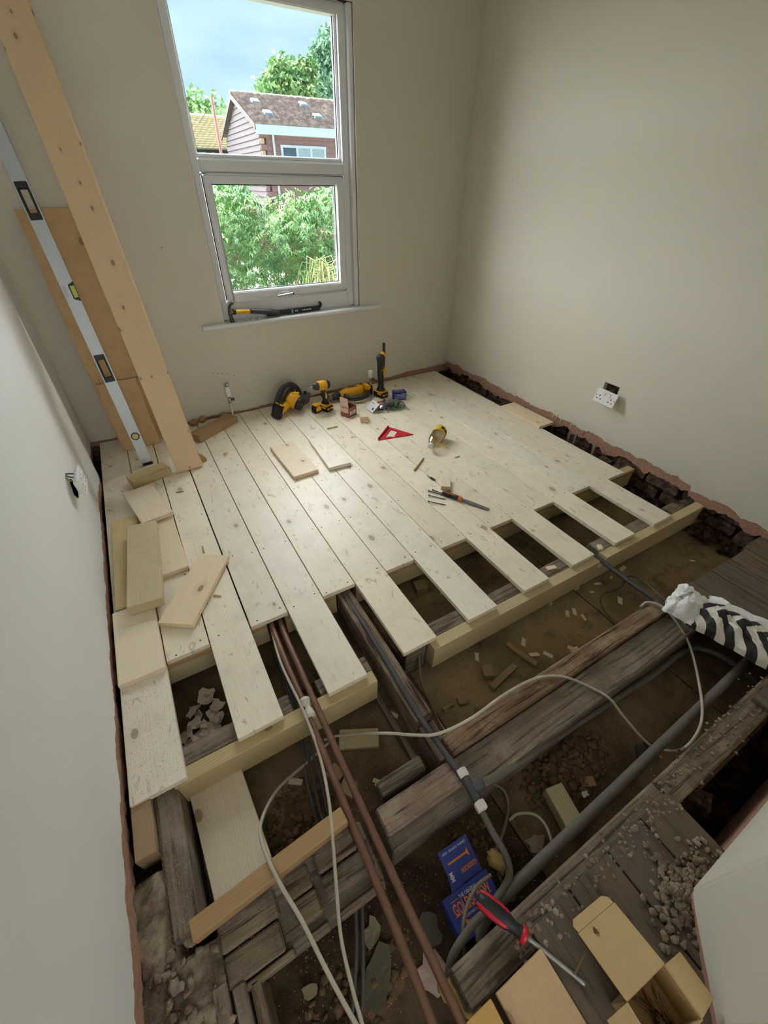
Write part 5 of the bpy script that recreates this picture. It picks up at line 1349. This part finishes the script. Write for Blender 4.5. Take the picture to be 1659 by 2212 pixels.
for i, (dx, lab) in enumerate(((0, 'leftmost grey cable of the bundle hanging under the left trimmer'), (14, 'middle grey cable of the bundle hanging under the left trimmer'), (30, 'rightmost grey cable of the bundle hanging under the left trimmer'))):
    cable('grey_cable', lab, 'cable', [(590 + dx * .5, 1420, -.17), (632 + dx * .4, 1530, -.165), (650 + dx * .6, 1600, -.16), (662 + dx, 1680, -.175), (680 + dx, 1760, -.19), (700 + dx, 1800, -.195)], .0052, 'cablegrey')
for i, (dx, lab) in enumerate(((0, 'left grey cable hanging below the worn blocks at the bottom'), (14, 'right grey cable hanging below the worn blocks at the bottom'))):
    cable('grey_cable', lab, 'cable', [(768 + dx, 1950, -.16), (770 + dx, 2050, -.17), (764 + dx * 1.4, 2150, -.18), (755 + dx * 1.5, 2240, -.19)], .0055, 'cablegrey')
# pipe and stubs in the trench along the right wall
cable('black_cable', 'black cable running along the trench by the right wall', 'cable', [Vector((2.826, 3.12, -.035)), Vector((2.83, 2.7, -.03)), Vector((2.832, 2.35, -.035)), Vector((2.83, 1.95, -.04)), Vector((2.835, 1.6, -.05)), Vector((2.828, 1.42, -.08))], .0125, 'gas', n=10)
for i, (y, lab) in enumerate(((1.505, 'rusty pipe stub nearest the header joist in the right trench'), (1.665, 'thin pipe stub in the middle of the right trench'), (1.715, 'thin pipe stub farthest along the right trench'))):
    r_ = (.010, .006, .006)[i]
    tag(MB().tube([(0, 0, -.12), (0, .005, .0), (.008, .012, .055)], r_, 8).build('pipe_stub', MAT['cablebrown'], None, (2.885, y, -.03)), lab, 'pipe')

# ------------------------------------------------------------------ rubble, chips and flakes
def rocks(mb, n, fn, a, b, rg_, flat=.7):
    for i in range(n):
        x, y, z = fn(); r = rg_.uniform(a, b)
        lump(mb, (x, y, z + r * .3), (r, r * rg_.uniform(.6, 1.2), r * flat), rg_.uniform(0, 99), 6, 4, .7)
    return mb
rg = random.Random(21)
stuff(rocks(MB(), 420, lambda: (rg.uniform(2.80, 2.945), rg.uniform(1.30, 3.22), -.135 + .05 * rg.random()), .010, .034, rg).build('trench_rubble', MAT['rubble'], sub))
stuff(rocks(MB(), 160, lambda: (rg.uniform(2.86, 2.97), rg.uniform(0.3, 1.25), -.20 + .03 * rg.random()), .008, .028, rg).build('trench_rubble', MAT['rubble'], sub))
def heap(name, cx, cy, rx, ry, h, mat, n, a, b):
    mb = MB(); nx = 22
    for j in range(nx + 1):
        for i in range(nx + 1):
            s_, t = i / nx * 2 - 1, j / nx * 2 - 1; e2 = max(0, 1 - s_ * s_ - t * t)
            x, y = cx + s_ * rx, cy + t * ry
            mb.v.append(Vector((x, y, GZ - .012 + h * e2 * (.8 + .5 * noise.noise((x * 13, y * 13, 4))) + gnoise(x, y))))
    for j in range(nx):
        for i in range(nx): q = j * (nx + 1) + i; mb.f.append([q, q + 1, q + nx + 2, q + nx + 1]); mb.m.append(0); mb.sm.append(True)
    def f():
        while True:
            s_, t = rg.uniform(-1, 1), rg.uniform(-1, 1)
            if s_ * s_ + t * t < 1: break
        return cx + s_ * rx, cy + t * ry, GZ - .008 + h * .85 * (1 - s_ * s_ - t * t)
    rocks(mb, n, f, a, b, rg, .5)
    return stuff(mb.build(name, MAT[mat], sub))
MAT['debris'] = plain('brown_debris', srgb(112, 90, 68), .95, 0, .3, 40, .6, .1)
heap('debris_heap', 1.27, 0.27, .20, .10, .03, 'debris', 240, .004, .016)
heap('debris_heap', 0.42, 0.60, .13, .12, .025, 'debris', 160, .004, .013)
heap('debris_heap', 0.80, 0.28, .12, .06, .016, 'debris', 120, .004, .014)
heap('debris_heap', 0.46, 0.17, .22, .09, .016, 'debris', 140, .004, .015)
# mortar and dust along the left wall foot, lower left
mb = MB(); xs, ys = frange(-.05, .150, .008), frange(-.10, .66, .010); nx = len(xs)
for y in ys:
    for x in xs:
        edge = .068 + .02 * noise.noise((y * 9, 3, 1)) + (.14 if y < .30 else (.09 if y < .43 else 0)) - (.012 if y > .6 else 0)
        h = -.052 + .022 * noise.noise((x * 14, y * 14, 7)) + .012 * noise.noise((x * 45, y * 45, 3)) + .006 * noise.noise((x * 110, y * 110, 3))
        k_ = max(0, min(1, (x - edge) / .012)); h = h * (1 - k_) + (GZ + .01) * k_
        k2 = max(0, min(1, (y - .625) / .02)); h = h * (1 - k2) + (GZ) * k2
        mb.v.append(Vector((x, y, h)))
for j in range(len(ys) - 1):
    for i in range(nx - 1): q = j * nx + i; mb.f.append([q, q + 1, q + nx + 1, q + nx]); mb.m.append(0); mb.sm.append(True)
stuff(mb.build('mortar_ledge', MAT['dust'], wall_left))
rocks_ = rocks(MB(), 130, lambda: (rg.uniform(.0, .15), rg.uniform(.05, .45), -.046), .003, .013, rg, .6)
stuff(rocks_.build('mortar_crumbs', MAT['dust'], wall_left))
for (xa, xb, ya, yb, zt) in ((.118, .150, -.1, .34, -.040), (.156, .186, -.1, .32, -.046), (.192, .215, -.1, .31, -.060)):
    joist(MAT['old'], (xa, ya, GZ), (xb, yb, zt), 'old_batten', .004)
# dust on the near-right old boards and against the pier
mb = MB()
def fdust():
    t = rg.random() ** .7; x = 1.16 + rg.gauss(0, .06) + .06 * t; y = -.10 + rg.gauss(0, .035)
    return min(1.34, max(1.0, x)), max(-.25, min(.02, y)), .000
rocks(mb, 420, fdust, .003, .011, rg, .5); rocks(mb, 200, lambda: (rg.uniform(.75, 1.36), rg.gauss(.045, .02), -.004), .002, .008, rg, .5)
rocks(mb, 150, lambda: (rg.uniform(1.36, 2.1), rg.gauss(.07, .02), -.020), .002, .007, rg, .5)
stuff(mb.build('dust_and_rubble', MAT['dust'], floor))
# sawdust: tiny pale chips everywhere below and a few on the boards
mb = MB()
def chip(mb, x, y, z, l, w):
    a = rg.uniform(0, 3.14); d = Vector((math.cos(a) * l, math.sin(a) * l, rg.uniform(-.15, .15) * l)); n_ = Vector((-math.sin(a) * w, math.cos(a) * w, 0)); p_ = Vector((x, y, z + .0012))
    mb.add([p_ - d - n_, p_ + d - n_, p_ + d + n_, p_ - d + n_], [(0, 1, 2, 3)])
for i in range(7000):
    x, y = rg.uniform(.2, 2.6), rg.uniform(.1, 1.2); chip(mb, x, y, GZ + gnoise(x, y) + .004, rg.uniform(.0006, .0024), rg.uniform(.0004, .0011))
for i in range(700):
    x, y = rg.uniform(.9, 2.04), rg.uniform(.35, .455); chip(mb, x, y, -.0515, rg.uniform(.0006, .0016), .0005)
for i in range(500):
    x, y = rg.uniform(.056, .118), rg.uniform(.46, .80); chip(mb, x, y, -.0295, rg.uniform(.0006, .0016), .0005)
for i in range(350):
    x, y = rg.uniform(.16, .54), rg.uniform(.32, .46); chip(mb, x, y, -.034, rg.uniform(.0006, .0018), .0005)
MAT['sawdust'] = plain('sawdust_pale', srgb(168, 146, 114), .9)
stuff(mb.build('sawdust', MAT['sawdust'], sub, weld=False))
mb = MB()
for i in range(260):
    x, y = rg.gauss(.08, .05), rg.uniform(.80, 1.2)
    if .004 < x < .15: chip(mb, x, y, .0002, rg.uniform(.0008, .002), .0007)
for i in range(420):
    x, y = rg.uniform(.3, 2.7), rg.uniform(.85, 1.9)
    if int(x / W) % 2 and y < 1.24: continue
    chip(mb, x, y, .0002, rg.uniform(.0008, .0022), .0007)
MAT['sawdust_d'] = plain('sawdust_on_boards', srgb(176, 150, 112), .9)
stuff(mb.build('sawdust', MAT['sawdust_d'], floor, weld=False))
# larger wood chips and sawn bits, one by one
def flake_mesh(l, w, t, seed):
    r2 = random.Random(seed)
    pts = [(sx * l / 2 * r2.uniform(.75, 1.05), sy * w / 2 * r2.uniform(.7, 1.1)) for sx, sy in ((-1, -1), (1, -1), (1, 1), (-1, 1))]
    return MB().prism(pts, 0, t)
chip_src = [flake_mesh(.040, .018, .004, s_) for s_ in range(6)]
chipm = []
spots = [(958, 1284), (975, 1290), (990, 1300), (1000, 1303), (1022, 1305), (1225, 1327), (1240, 1322), (1260, 1335), (1244, 1272), (1290, 1262), (1278, 1280), (1320, 1248), (1338, 1300), (1190, 1305), (1130, 1388), (1152, 1416), (1183, 1415), (1240, 1405), (1235, 1402), (1272, 1400), (1105, 1320), (1345, 1228), (1495, 1212), (1242, 1418), (1275, 1398), (965, 1530), (1030, 1420), (1250, 1640), (1280, 1655), (905, 1560), (850, 1545), (640, 1690), (815, 1690), (820, 1700), (500, 1735), (1060, 1330)]
ORD = ['leftmost', 'second from the left', 'third from the left', 'fourth from the left', 'fifth from the left', 'sixth from the left', 'seventh from the left', 'eighth from the left', 'ninth from the left', 'tenth from the left', 'eleventh from the left', 'twelfth from the left', 'thirteenth from the left', 'fourteenth from the left', 'fifteenth from the left']
def chip_zone(u, v):
    if u < 870 and v > 1500: return 'on the dirt left of the old bearer'
    if v > 1620: return 'on the dirt beyond the thick grey pipe'
    if v < 1296 and u < 1030: return 'in the dark bay under the board fingers'
    if u < 1150: return 'on the slab near the old bearer'
    if v < 1300: return 'on the slab close to the black pipe'
    if v < 1360: return 'on the slab in front of the right trimmer'
    return 'on the slab along the middle joist'
zones = {}
for q in spots: zones.setdefault(chip_zone(*q), []).append(q)
chip_lab = {}
for z_, qs in zones.items():
    for n_, q in enumerate(sorted(qs)): chip_lab[q] = 'pale wood chip %s, %s' % (z_, ORD[n_])
for i, (u, v) in enumerate(spots):
    p = PZ(u, v, GZ); s_ = rg.uniform(.55, 1.25)
    if i < 6: o = chip_src[i].build('wood_chip', MAT['offcut'], None, weld=False); chipm.append(o.data)
    else: o = bpy.data.objects.new('wood_chip', rnd.choice(chipm)); COL.objects.link(o)
    o.location = (p.x, p.y, GZ + gnoise(p.x, p.y) * (.45 if p.x > .98 else 1.2) + .001); o.rotation_euler = (rg.uniform(-.15, .15), rg.uniform(-.15, .15), rg.uniform(0, 6.3)); o.scale = (s_, s_, s_)
    tag(o, chip_lab[(u, v)], 'wood chip', 'wood chips on the dirt')
def bit(label, mat, u0, v0, u1, v1, w, t, z=GZ, name='sawn_bit', cat='offcut', lift=.004):
    a, b = PZ(u0, v0, z), PZ(u1, v1, z); d = b - a
    return lay(name, label, mat, ((a.x + b.x) / 2, (a.y + b.y) / 2, z + t / 2 + lift), d.length, w, t, math.atan2(d.y, d.x) - math.pi / 2, cat=cat)
bit('long thin sawn batten lying on the slab before the right trimmer', 'tan2', 1093, 1393, 1158, 1440, .024, .016)
bit('square sawn block beside the thin batten on the slab', 'tan2', 1040, 1458, 1062, 1456, .05, .03)
bit('split sawn wedge below the square block on the slab', 'tan2', 1060, 1490, 1110, 1442, .028, .02)
bit('small square wood chip block near the middle joist left end', 'tan2', 988, 1518, 1006, 1514, .03, .012)
bit('thin split sliver beside the small chip block', 'tan2', 955, 1535, 978, 1522, .016, .01)
bit('broad pale offcut on the ground behind the bearer batten', 'treated', 733, 1602, 818, 1598, .065, .02)
bit('sawn block leaning under the copper pipes, upper one', 'tan2', 715, 1690, 735, 1665, .05, .03)
bit('sawn block lying under the copper pipes, lower one', 'tan2', 745, 1722, 760, 1690, .05, .03)
bit('pale split batten on the ground left of the blue carton', 'tan2', 948, 1852, 982, 1832, .02, .014)
bit('small tan block on the ground beyond the treated block', 'tan2', 1253, 1692, 1282, 1690, .03, .012)
bit('dark square board piece in the second bay from left', 'old', 640, 1450, 668, 1488, .075, .018)
bit('dim brick-sized block under the third bay from left', 'tan2', 895, 1278, 920, 1272, .06, .04)
bit('sawn strip lying on the old joist in the fifth bay', 'offcut', 1180, 1230, 1200, 1226, .022, .008, -.026, lift=.001)
bit('sawn bit on the old joist beside the trimmer notch', 'offcut', 1292, 1180, 1298, 1190, .02, .014, -.026, lift=.001)
bit('dark ragged scrap on the slab beside the thick pipe, left one', 'gas', 1378, 1615, 1386, 1648, .03, .02, name='black_scrap', cat='scrap')
bit('second dark scrap beside the first, nearer the thick pipe', 'gas', 1398, 1608, 1402, 1640, .03, .02, name='black_scrap', cat='scrap')
# plaster flakes in the left bay
def curl(seed, r, cup):
    r2 = random.Random(seed); n = 11
    ring = [(r * r2.uniform(.55, 1.2), 2 * math.pi * i / n) for i in range(n)]
    f_ = lambda x, y: cup * x * x / r + .15 * y * noise.noise((x * 40, y * 40, seed))
    mb = MB(); mb.v.append(Vector((0, 0, 0)))
    for s_ in (.55, 1):
        for a, w in ring: x, y = a * math.cos(w) * s_, a * math.sin(w) * s_ * .8; mb.v.append(Vector((x, y, f_(x, y))))
    for i in range(n):
        j = (i + 1) % n
        mb.f += [[0, 1 + i, 1 + j], [1 + i, 1 + n + i, 1 + n + j, 1 + j]]; mb.m += [0, 0]; mb.sm += [False, False]
    k_ = len(mb.v); mb.v += [v - Vector((0, 0, .0015)) for v in mb.v[:k_]]; mb.f += [[q + k_ for q in f[::-1]] for f in mb.f[:]]; mb.m += mb.m[:]; mb.sm += mb.sm[:]
    return mb
MAT['flake'] = plain('old_paint_flake', srgb(224, 206, 188), .8, 0, .12, 30)
fl = []
fsp = [(450, 1500), (448, 1512), (425, 1530), (415, 1545), (432, 1552), (460, 1545), (470, 1530), (478, 1552), (422, 1572), (445, 1575), (462, 1570), (415, 1592), (432, 1598), (452, 1590), (470, 1590), (425, 1615), (445, 1618), (462, 1612), (412, 1632), (436, 1640), (455, 1632), (478, 1605), (425, 1655), (405, 1610), (490, 1600)]
rows_ = {}
for q in fsp: rows_.setdefault(('back row' if q[1] < 1535 else 'second row' if q[1] < 1565 else 'third row' if q[1] < 1600 else 'front row'), []).append(q)
fl_lab = {}
for z_, qs in rows_.items():
    for n_, q in enumerate(sorted(qs)): fl_lab[q] = 'curled paint flake in the leftmost bay, %s, %s' % (z_, ORD[n_])
for i, (u, v) in enumerate(fsp):
    p = PZ(u, v, GZ + .015)
    if i < 6: o = curl(40 + i, rg.uniform(.026, .042), rg.uniform(.25, .6)).build('plaster_flake', MAT['flake'], None, weld=False); fl.append(o.data)
    else: o = bpy.data.objects.new('plaster_flake', rnd.choice(fl)); COL.objects.link(o)
    o.location = (p.x, p.y, GZ + .016 + .0018 * i + rg.uniform(0, .012)); o.rotation_euler = (rg.uniform(-.6, .6), rg.uniform(-.6, .6), rg.uniform(0, 6.3)); s_ = rg.uniform(.7, 1.2); o.scale = (s_, s_, s_)
    tag(o, fl_lab[(u, v)], 'paint flake', 'curled flakes in the left bay')
for i, (u, v, r_, lab) in enumerate(((1157, 1822, .032, 'pinkish plaster flake on the dirt right of the curved pipe'), (808, 2010, .035, 'angular pale flake on the dirt under the right white cable'), (935, 2105, .050, 'broken pale pink plaster sheet behind right copper pipe'), (670, 2140, .022, 'small tan flake on the dirt at the bottom edge'), (820, 2110, .055, 'dull olive sheet scrap on the dirt between the pipes'), (930, 2010, .042, 'grey paper scrap on the dirt left of the blue carton'), (1262, 1716, .014, 'tiny white plaster crumb beside the treated block'))):
    p = PZ(u, v, GZ + .01)
    col = {4: srgb(92, 88, 68), 5: srgb(104, 104, 94), 6: srgb(214, 206, 196), 2: srgb(190, 168, 156), 0: srgb(160, 136, 124)}.get(i, srgb(150, 136, 110))
    tag(curl(70 + i, r_, .12).build('plaster_flake', plain('flake_tone', col, .85), None, (p.x, p.y, GZ + .014), (rg.uniform(-.1, .1), rg.uniform(-.1, .1), i), weld=False), lab, 'plaster flake')
# yellow insulation tuft and tape lump
p = PZ(985, 2128, -.10)
MAT['wool'] = plain('yellow_insulation', srgb(168, 142, 84), .95, 0, .3, 60, 1.0)
tag(lump(MB(), (0, 0, 0), (.022, .055, .05), 4.2, 16, 12, .6).build('insulation_tuft', MAT['wool'], None, (p.x, p.y - .02, -.135), (0, 0, .5)), 'tuft of yellow insulation beside right copper pipe at the bottom', 'insulation')
p = PZ(1078, 1862, -.14)
MAT['tape'] = plain('tan_tape', srgb(176, 148, 92), .6, 0, .15, 40)
tag(lump(MB(), (0, 0, 0), (.022, .034, .014), 9.1, 12, 8, .8).build('tape_lump', MAT['tape'], None, (p.x, p.y, -.145), (.3, .2, .5)), 'crumpled tan tape lump beside the curved pipe', 'tape')
# loose brick scraps in the dark hole
p = PZ(1505, 1722, -.12)
tag(rough_brick(77, .06, .08, .06).build('loose_brick', MAT['brick'], None, (p.x, p.y, -.14), (0, 0, .5)), 'broken brick end in the dark hole by the pier', 'brick')

# blue carton on the ground
TL, TR, BR, BL = [PZ(u, v, -.135) for u, v in ((952, 1943), (1052, 1876), (1094, 1962), (1003, 2046))]
cc = (TL + TR + BR + BL) / 4; xd = ((TR - TL) + (BR - BL)).normalized(); rz = math.atan2(xd.y, xd.x)
bw, bh = ((TR - TL).length + (BR - BL).length) / 2, ((BL - TL).length + (BR - TR).length) / 2
gb = root('blue_screw_carton', (cc.x, cc.y, GZ + .006), (0, 0, rz), 'large blue screw carton with orange lettering and open flap on the dirt', 'carton')
hB = -.135 - GZ - .006
MB().box((0, 0, hB / 2), (bw, bh, hB)).build('box', MAT['blue'], gb, bev=.0015)
zt = hB + .0005
text('THE ORIGINAL', .012, MAT['white'], gb, Mz((0, bh * .33, zt)), width=bw * .40)
text('GOLDSCREW', .034, MAT['orange'], gb, Mz((0, bh * .13, zt)), width=bw * .80, bold=.0008)
text('PROFESSIONAL WOOD SCREWS', .008, MAT['white'], gb, Mz((0, -bh * .08, zt)), width=bw * .62)
mb = MB().box((0, -bh * .20, zt), (bw * .56, .006, .0006)); mb.prism([(-bw * .28, -bh * .20 - .012), (-bw * .28, -bh * .20 + .012), (-bw * .20, -bh * .20)], zt - .0003, zt + .0004)
for s_ in (-1, 1): mb.box((bw * .30 * s_, bh * .33, zt), (bw * .16, .0016, .0006))
mb.box((0, bh * .02, zt), (bw * .8, .002, .0006)); mb.build('screw_picture', MAT['orange'], gb)
text('WOOD SCREWS', .012, MAT['white'], gb, Mz((bw * .1, -bh * .37, zt)), width=bw * .5)
fw, fh = bw * .66, .088
fl_ = MB().box((bw * .10, bh / 2 + fh / 2, hB + .012), (fw, fh, .0012), (R_(16), 0, 0)).build('top_flap', MAT['blue'], gb)
MB().hexa([(-.01 - fw / 2 + bw * .12, bh / 2, hB), (.03 - fw / 2 + bw * .1, bh / 2, hB), (.03 - fw / 2 + bw * .1, bh / 2 + .03, hB + .006), (.0 - fw / 2 + bw * .11, bh / 2 + .03, hB + .006), (-.01 - fw / 2 + bw * .12, bh / 2, hB + .001), (.03 - fw / 2 + bw * .1, bh / 2, hB + .001), (.03 - fw / 2 + bw * .1, bh / 2 + .03, hB + .007), (.0 - fw / 2 + bw * .11, bh / 2 + .03, hB + .007)]).build('side_flap', MAT['blue'], gb)
FM = Matrix.Translation((bw * .10, bh / 2 + fh / 2, hB + .0130)) @ Matrix.Rotation(R_(16), 4, 'X')
text('GOLDSCREW', .015, MAT['orange'], fl_, FM @ Mz((fw * .18, -fh * .22, 0), math.pi) @ Matrix.Scale(1, 4), width=fw * .52, bold=.0004)
text('GENERAL PURPOSE - HIGH', .008, MAT['white'], fl_, FM @ Mz((.0, fh * .38, 0), math.pi), width=fw * .8)
mb = MB().box((0, 0, 0), (fw * .7, .005, .0006)).prism([(fw * .35, -.011), (fw * .35, .011), (fw * .24, 0)], -.0003, .0004); mb.shift(FM @ Mz((0, fh * .10, 0)))
mb.build('screw_picture', MAT['orange'], fl_)
text('MM', .016, MAT['white'], fl_, FM @ Mz((-fw * .38, -fh * .22, 0), math.pi / 2), width=.02, bold=.0004)

# big red and black screwdriver
a_, b_ = PZ(1030, 1938, .018), PZ(1264, 2126, .004)
d = b_ - a_; L = d.length
sd = root('screwdriver', a_, frame_to(d, (0, 0, 1)).to_euler(), 'big red and black handled screwdriver lying by the blue carton', 'screwdriver')
MB().lathe([(.008, 0), (.0165, L * .02), (.0185, L * .08), (.0195, L * .2), (.0175, L * .30), (.0125, L * .37), (.0135, L * .425), (.017, L * .45), (.0165, L * .48), (.008, L * .49)], 16).build('handle', MAT['black'], sd)
mb = MB()
for a in (0.9, 2.9, 5.0):
    ca, sa = math.cos(a), math.sin(a)
    mb.tube([(ca * r_, sa * r_, z_ * L) for r_, z_ in ((.012, .01), (.0152, .04), (.0168, .12), (.0166, .2), (.0150, .28), (.0115, .33))], [.004, .0062, .0068, .0066, .006, .003], 8)
mb.build('red_inlay', MAT['red'], sd)
MB().lathe([(.0135, L * .428), (.0182, L * .446), (.0182, L * .474), (.012, L * .488)], 16).build('red_collar', MAT['red'], sd)
MAT['blade'] = plain('scuffed_steel_blade', srgb(176, 174, 168), .4, .5, .15, 40)
MB().lathe([(.0055, L * .48), (.0055, L * .52), (.0048, L * .53), (.0048, L * .93), (.0058, L * .97), (.005, L)], 10).build('shaft', MAT['blade'], sd)
# open cardboard box of screws
zr = .088
RL, RTp, RR = PZ(1352, 2163, zr), PZ(1434, 2081, zr), PZ(1504, 2187, zr)
xa_ = (RTp - RL); ya_ = (RTp - RR); bwid, bdep = xa_.length, ya_.length
rzc = math.atan2(xa_.y, xa_.x); yl = Vector((-math.sin(rzc), math.cos(rzc), 0)); bdep = max(.085, bdep)
cen = (RL + RTp) / 2 - yl * (bdep / 2)
cb = root('cardboard_box', (cen.x, cen.y, .001), (0, 0, rzc), 'open brown cardboard box of long screws by the white pier', 'box')
open_box(MB(), bwid, bdep, zr, .002).build('box', MAT['card'], cb)
F0, F1 = PZ(1276, 1992, .052), PZ(1352, 1928, .052)
inv = (Matrix.Translation((cen.x, cen.y, .001)) @ Matrix.Rotation(rzc, 4, 'Z')).inverted()
f0, f1 = inv @ F0, inv @ F1; yb_ = (f0.y + f1.y) / 2; zl = .052
hy = bdep / 2
MB().hexa([(-bwid / 2, hy, zr), (bwid / 2, hy, zr), (bwid / 2, yb_, zl), (-bwid / 2, yb_, zl), (-bwid / 2, hy, zr + .002), (bwid / 2, hy, zr + .002), (bwid / 2, yb_, zl + .002), (-bwid / 2, yb_, zl + .002)]).build('lid_flap', MAT['card'], cb)
w2 = bwid / 2
tk = [(-w2 + .002, 0), (w2 - .002, 0), (w2 - .002, .016), (w2 - .012, .026), (-w2 + .012, .026), (-w2 + .002, .016)]
MB().prism(tk, 0, .0015, Matrix.Translation((0, yb_, zl)) @ Matrix.Rotation(R_(-38), 4, 'X')).build('tuck_flap', MAT['card'], cb)
MB().hexa([(w2, -hy + .002, zr), (w2, hy - .002, zr), (w2 + .052, hy - .006, zr - .012), (w2 + .052, -hy + .006, zr - .012), (w2, -hy + .002, zr + .0018), (w2, hy - .002, zr + .0018), (w2 + .052, hy - .006, zr - .010), (w2 + .052, -hy + .006, zr - .010)]).build('side_flap', MAT['card'], cb)
MB().hexa([(-w2, -hy + .002, zr), (-w2, hy - .002, zr), (-w2 - .04, hy - .006, zr - .04), (-w2 - .04, -hy + .006, zr - .04), (-w2 - .0018, -hy + .002, zr), (-w2 - .0018, hy - .002, zr), (-w2 - .042, hy - .006, zr - .04), (-w2 - .042, -hy + .006, zr - .04)]).build('side_flap', MAT['card'], cb)
for i in range(12):
    q = Matrix.Translation((cen.x, cen.y, .001)) @ Matrix.Rotation(rzc, 4, 'Z')
    lx, ly = rg.uniform(-w2 * .45, w2 * .45), rg.uniform(-hy * .3, hy * .3); an = rg.uniform(-.6, .6) + 1.57
    a = q @ Vector((lx - math.cos(an) * bdep * .3, ly - math.sin(an) * bdep * .3, .012 + i * .0035)); b = q @ Vector((lx + math.cos(an) * bdep * .3, ly + math.sin(an) * bdep * .3, .016 + i * .0035))
    rod('long_screw', 'long dull screw lying inside the open cardboard box', 'screw', a, b, [('head', 'goldscrew', [(0, .0055), (.03, .0055), (.08, .0025)], 8), ('shank', 'goldscrew', [(.05, .0025), (.9, .0023), (1, .0005)], 6)], 'screws in the cardboard box')
rod('long_screw', 'long dull gold screw leaning against the cardboard box lid', 'screw', PZ(1288, 2008, .062), PZ(1236, 2112, .004), [('head', 'goldscrew', [(0, .0065), (.02, .0065), (.06, .003)], 10), ('shank', 'goldscrew', [(.05, .003), (.9, .0028), (1, .0006)], 8)])

# striped paper bag over the joist end
k = N('striped_paper'); o_ = k.n('TexCoord').outputs['Object']; sp = k.n('SeparateXYZ'); k.put(sp.inputs[0], o_)
xx = k.math('SUBTRACT', sp.outputs[0], .10)
ch_v = k.math('ADD', sp.outputs[1], k.math('MULTIPLY', k.math('ABSOLUTE', xx), 0.75))
st_ = k.math('GREATER_THAN', k.math('FRACT', k.math('MULTIPLY', ch_v, 15.0)), .5)
low_ = k.math('LESS_THAN', sp.outputs[1], .0)
MAT['stripe'] = k.set(k.mix(k.math('MULTIPLY', st_, low_), srgb(214, 208, 196), srgb(24, 24, 26)), .6)
k.bump(k.noise(o_, 30, 4, .6), .4, .004)
cB = PZ(1480, 1340, .03)
dx_ = (PZ(1659, 1440, .03) - cB); rzb = math.atan2(dx_.y, dx_.x) + math.pi / 2
bag = root('paper_bag', (cB.x, cB.y, .0), (0, 0, rzb), 'crumpled white paper bag with black stripes by the old floorboards', 'bag')
def bag_sheet(name, ya, yb, wd, mat, puff, seed, x0=0.0, zb=0.012, crump=.012):
    mb = MB(); nx, ny = 26, 26
    for side in (0, 1):
        for j in range(ny + 1):
            for i in range(nx + 1):
                a, b = i / nx, j / ny
                e = (4 * a * (1 - a)) ** .5 * (min(1, 4 * b + .15) * min(1, 4 * (1 - b) + .15)) ** .5
                x = x0 + a * wd + .010 * noise.noise((b * 5, seed, 1)); y = ya + (yb - ya) * b + .010 * noise.noise((a * 5, seed, 2))
                nz = crump * (abs(noise.noise((x * 17, y * 17, seed))) * 1.6 + .6 * abs(noise.noise((x * 40, y * 40, seed))) - .5)
                z = zb + (puff * e + nz * (.3 + e)) * (1 if side == 0 else -.12)
                mb.v.append(Vector((x, y, z)))
        o = side * (nx + 1) * (ny + 1)
        for j in range(ny):
            for i in range(nx):
                q = o + j * (nx + 1) + i; f = [q, q + 1, q + nx + 2, q + nx + 1]
                mb.f.append(f if side == 0 else f[::-1]); mb.m.append(0); mb.sm.append(False)
    return mb.build(name, mat, bag, weld=False)
bag_sheet('bag_body', -.34, .0, .20, MAT['stripe'], .055, 3.0, 0.0, .014, .014)
MAT['paper'] = plain('white_paper', srgb(236, 236, 236), .6, 0, .02)
bag_sheet('crumpled_top', -.035, .085, .195, MAT['paper'], .045, 8.0, .0, .022, .03)
bag_sheet('folded_edge', -.33, -.03, .05, MAT['paper'], .030, 5.0, .165, .03, .012)
mb = MB()
for i in range(9): mb.box((.060 + .008 * i, .055 - .003 * i, .0745), (.0035, .010 if i % 3 else .014, .0008), (0, 0, -.3))
mb.build('lettering', MAT['black'], bag)
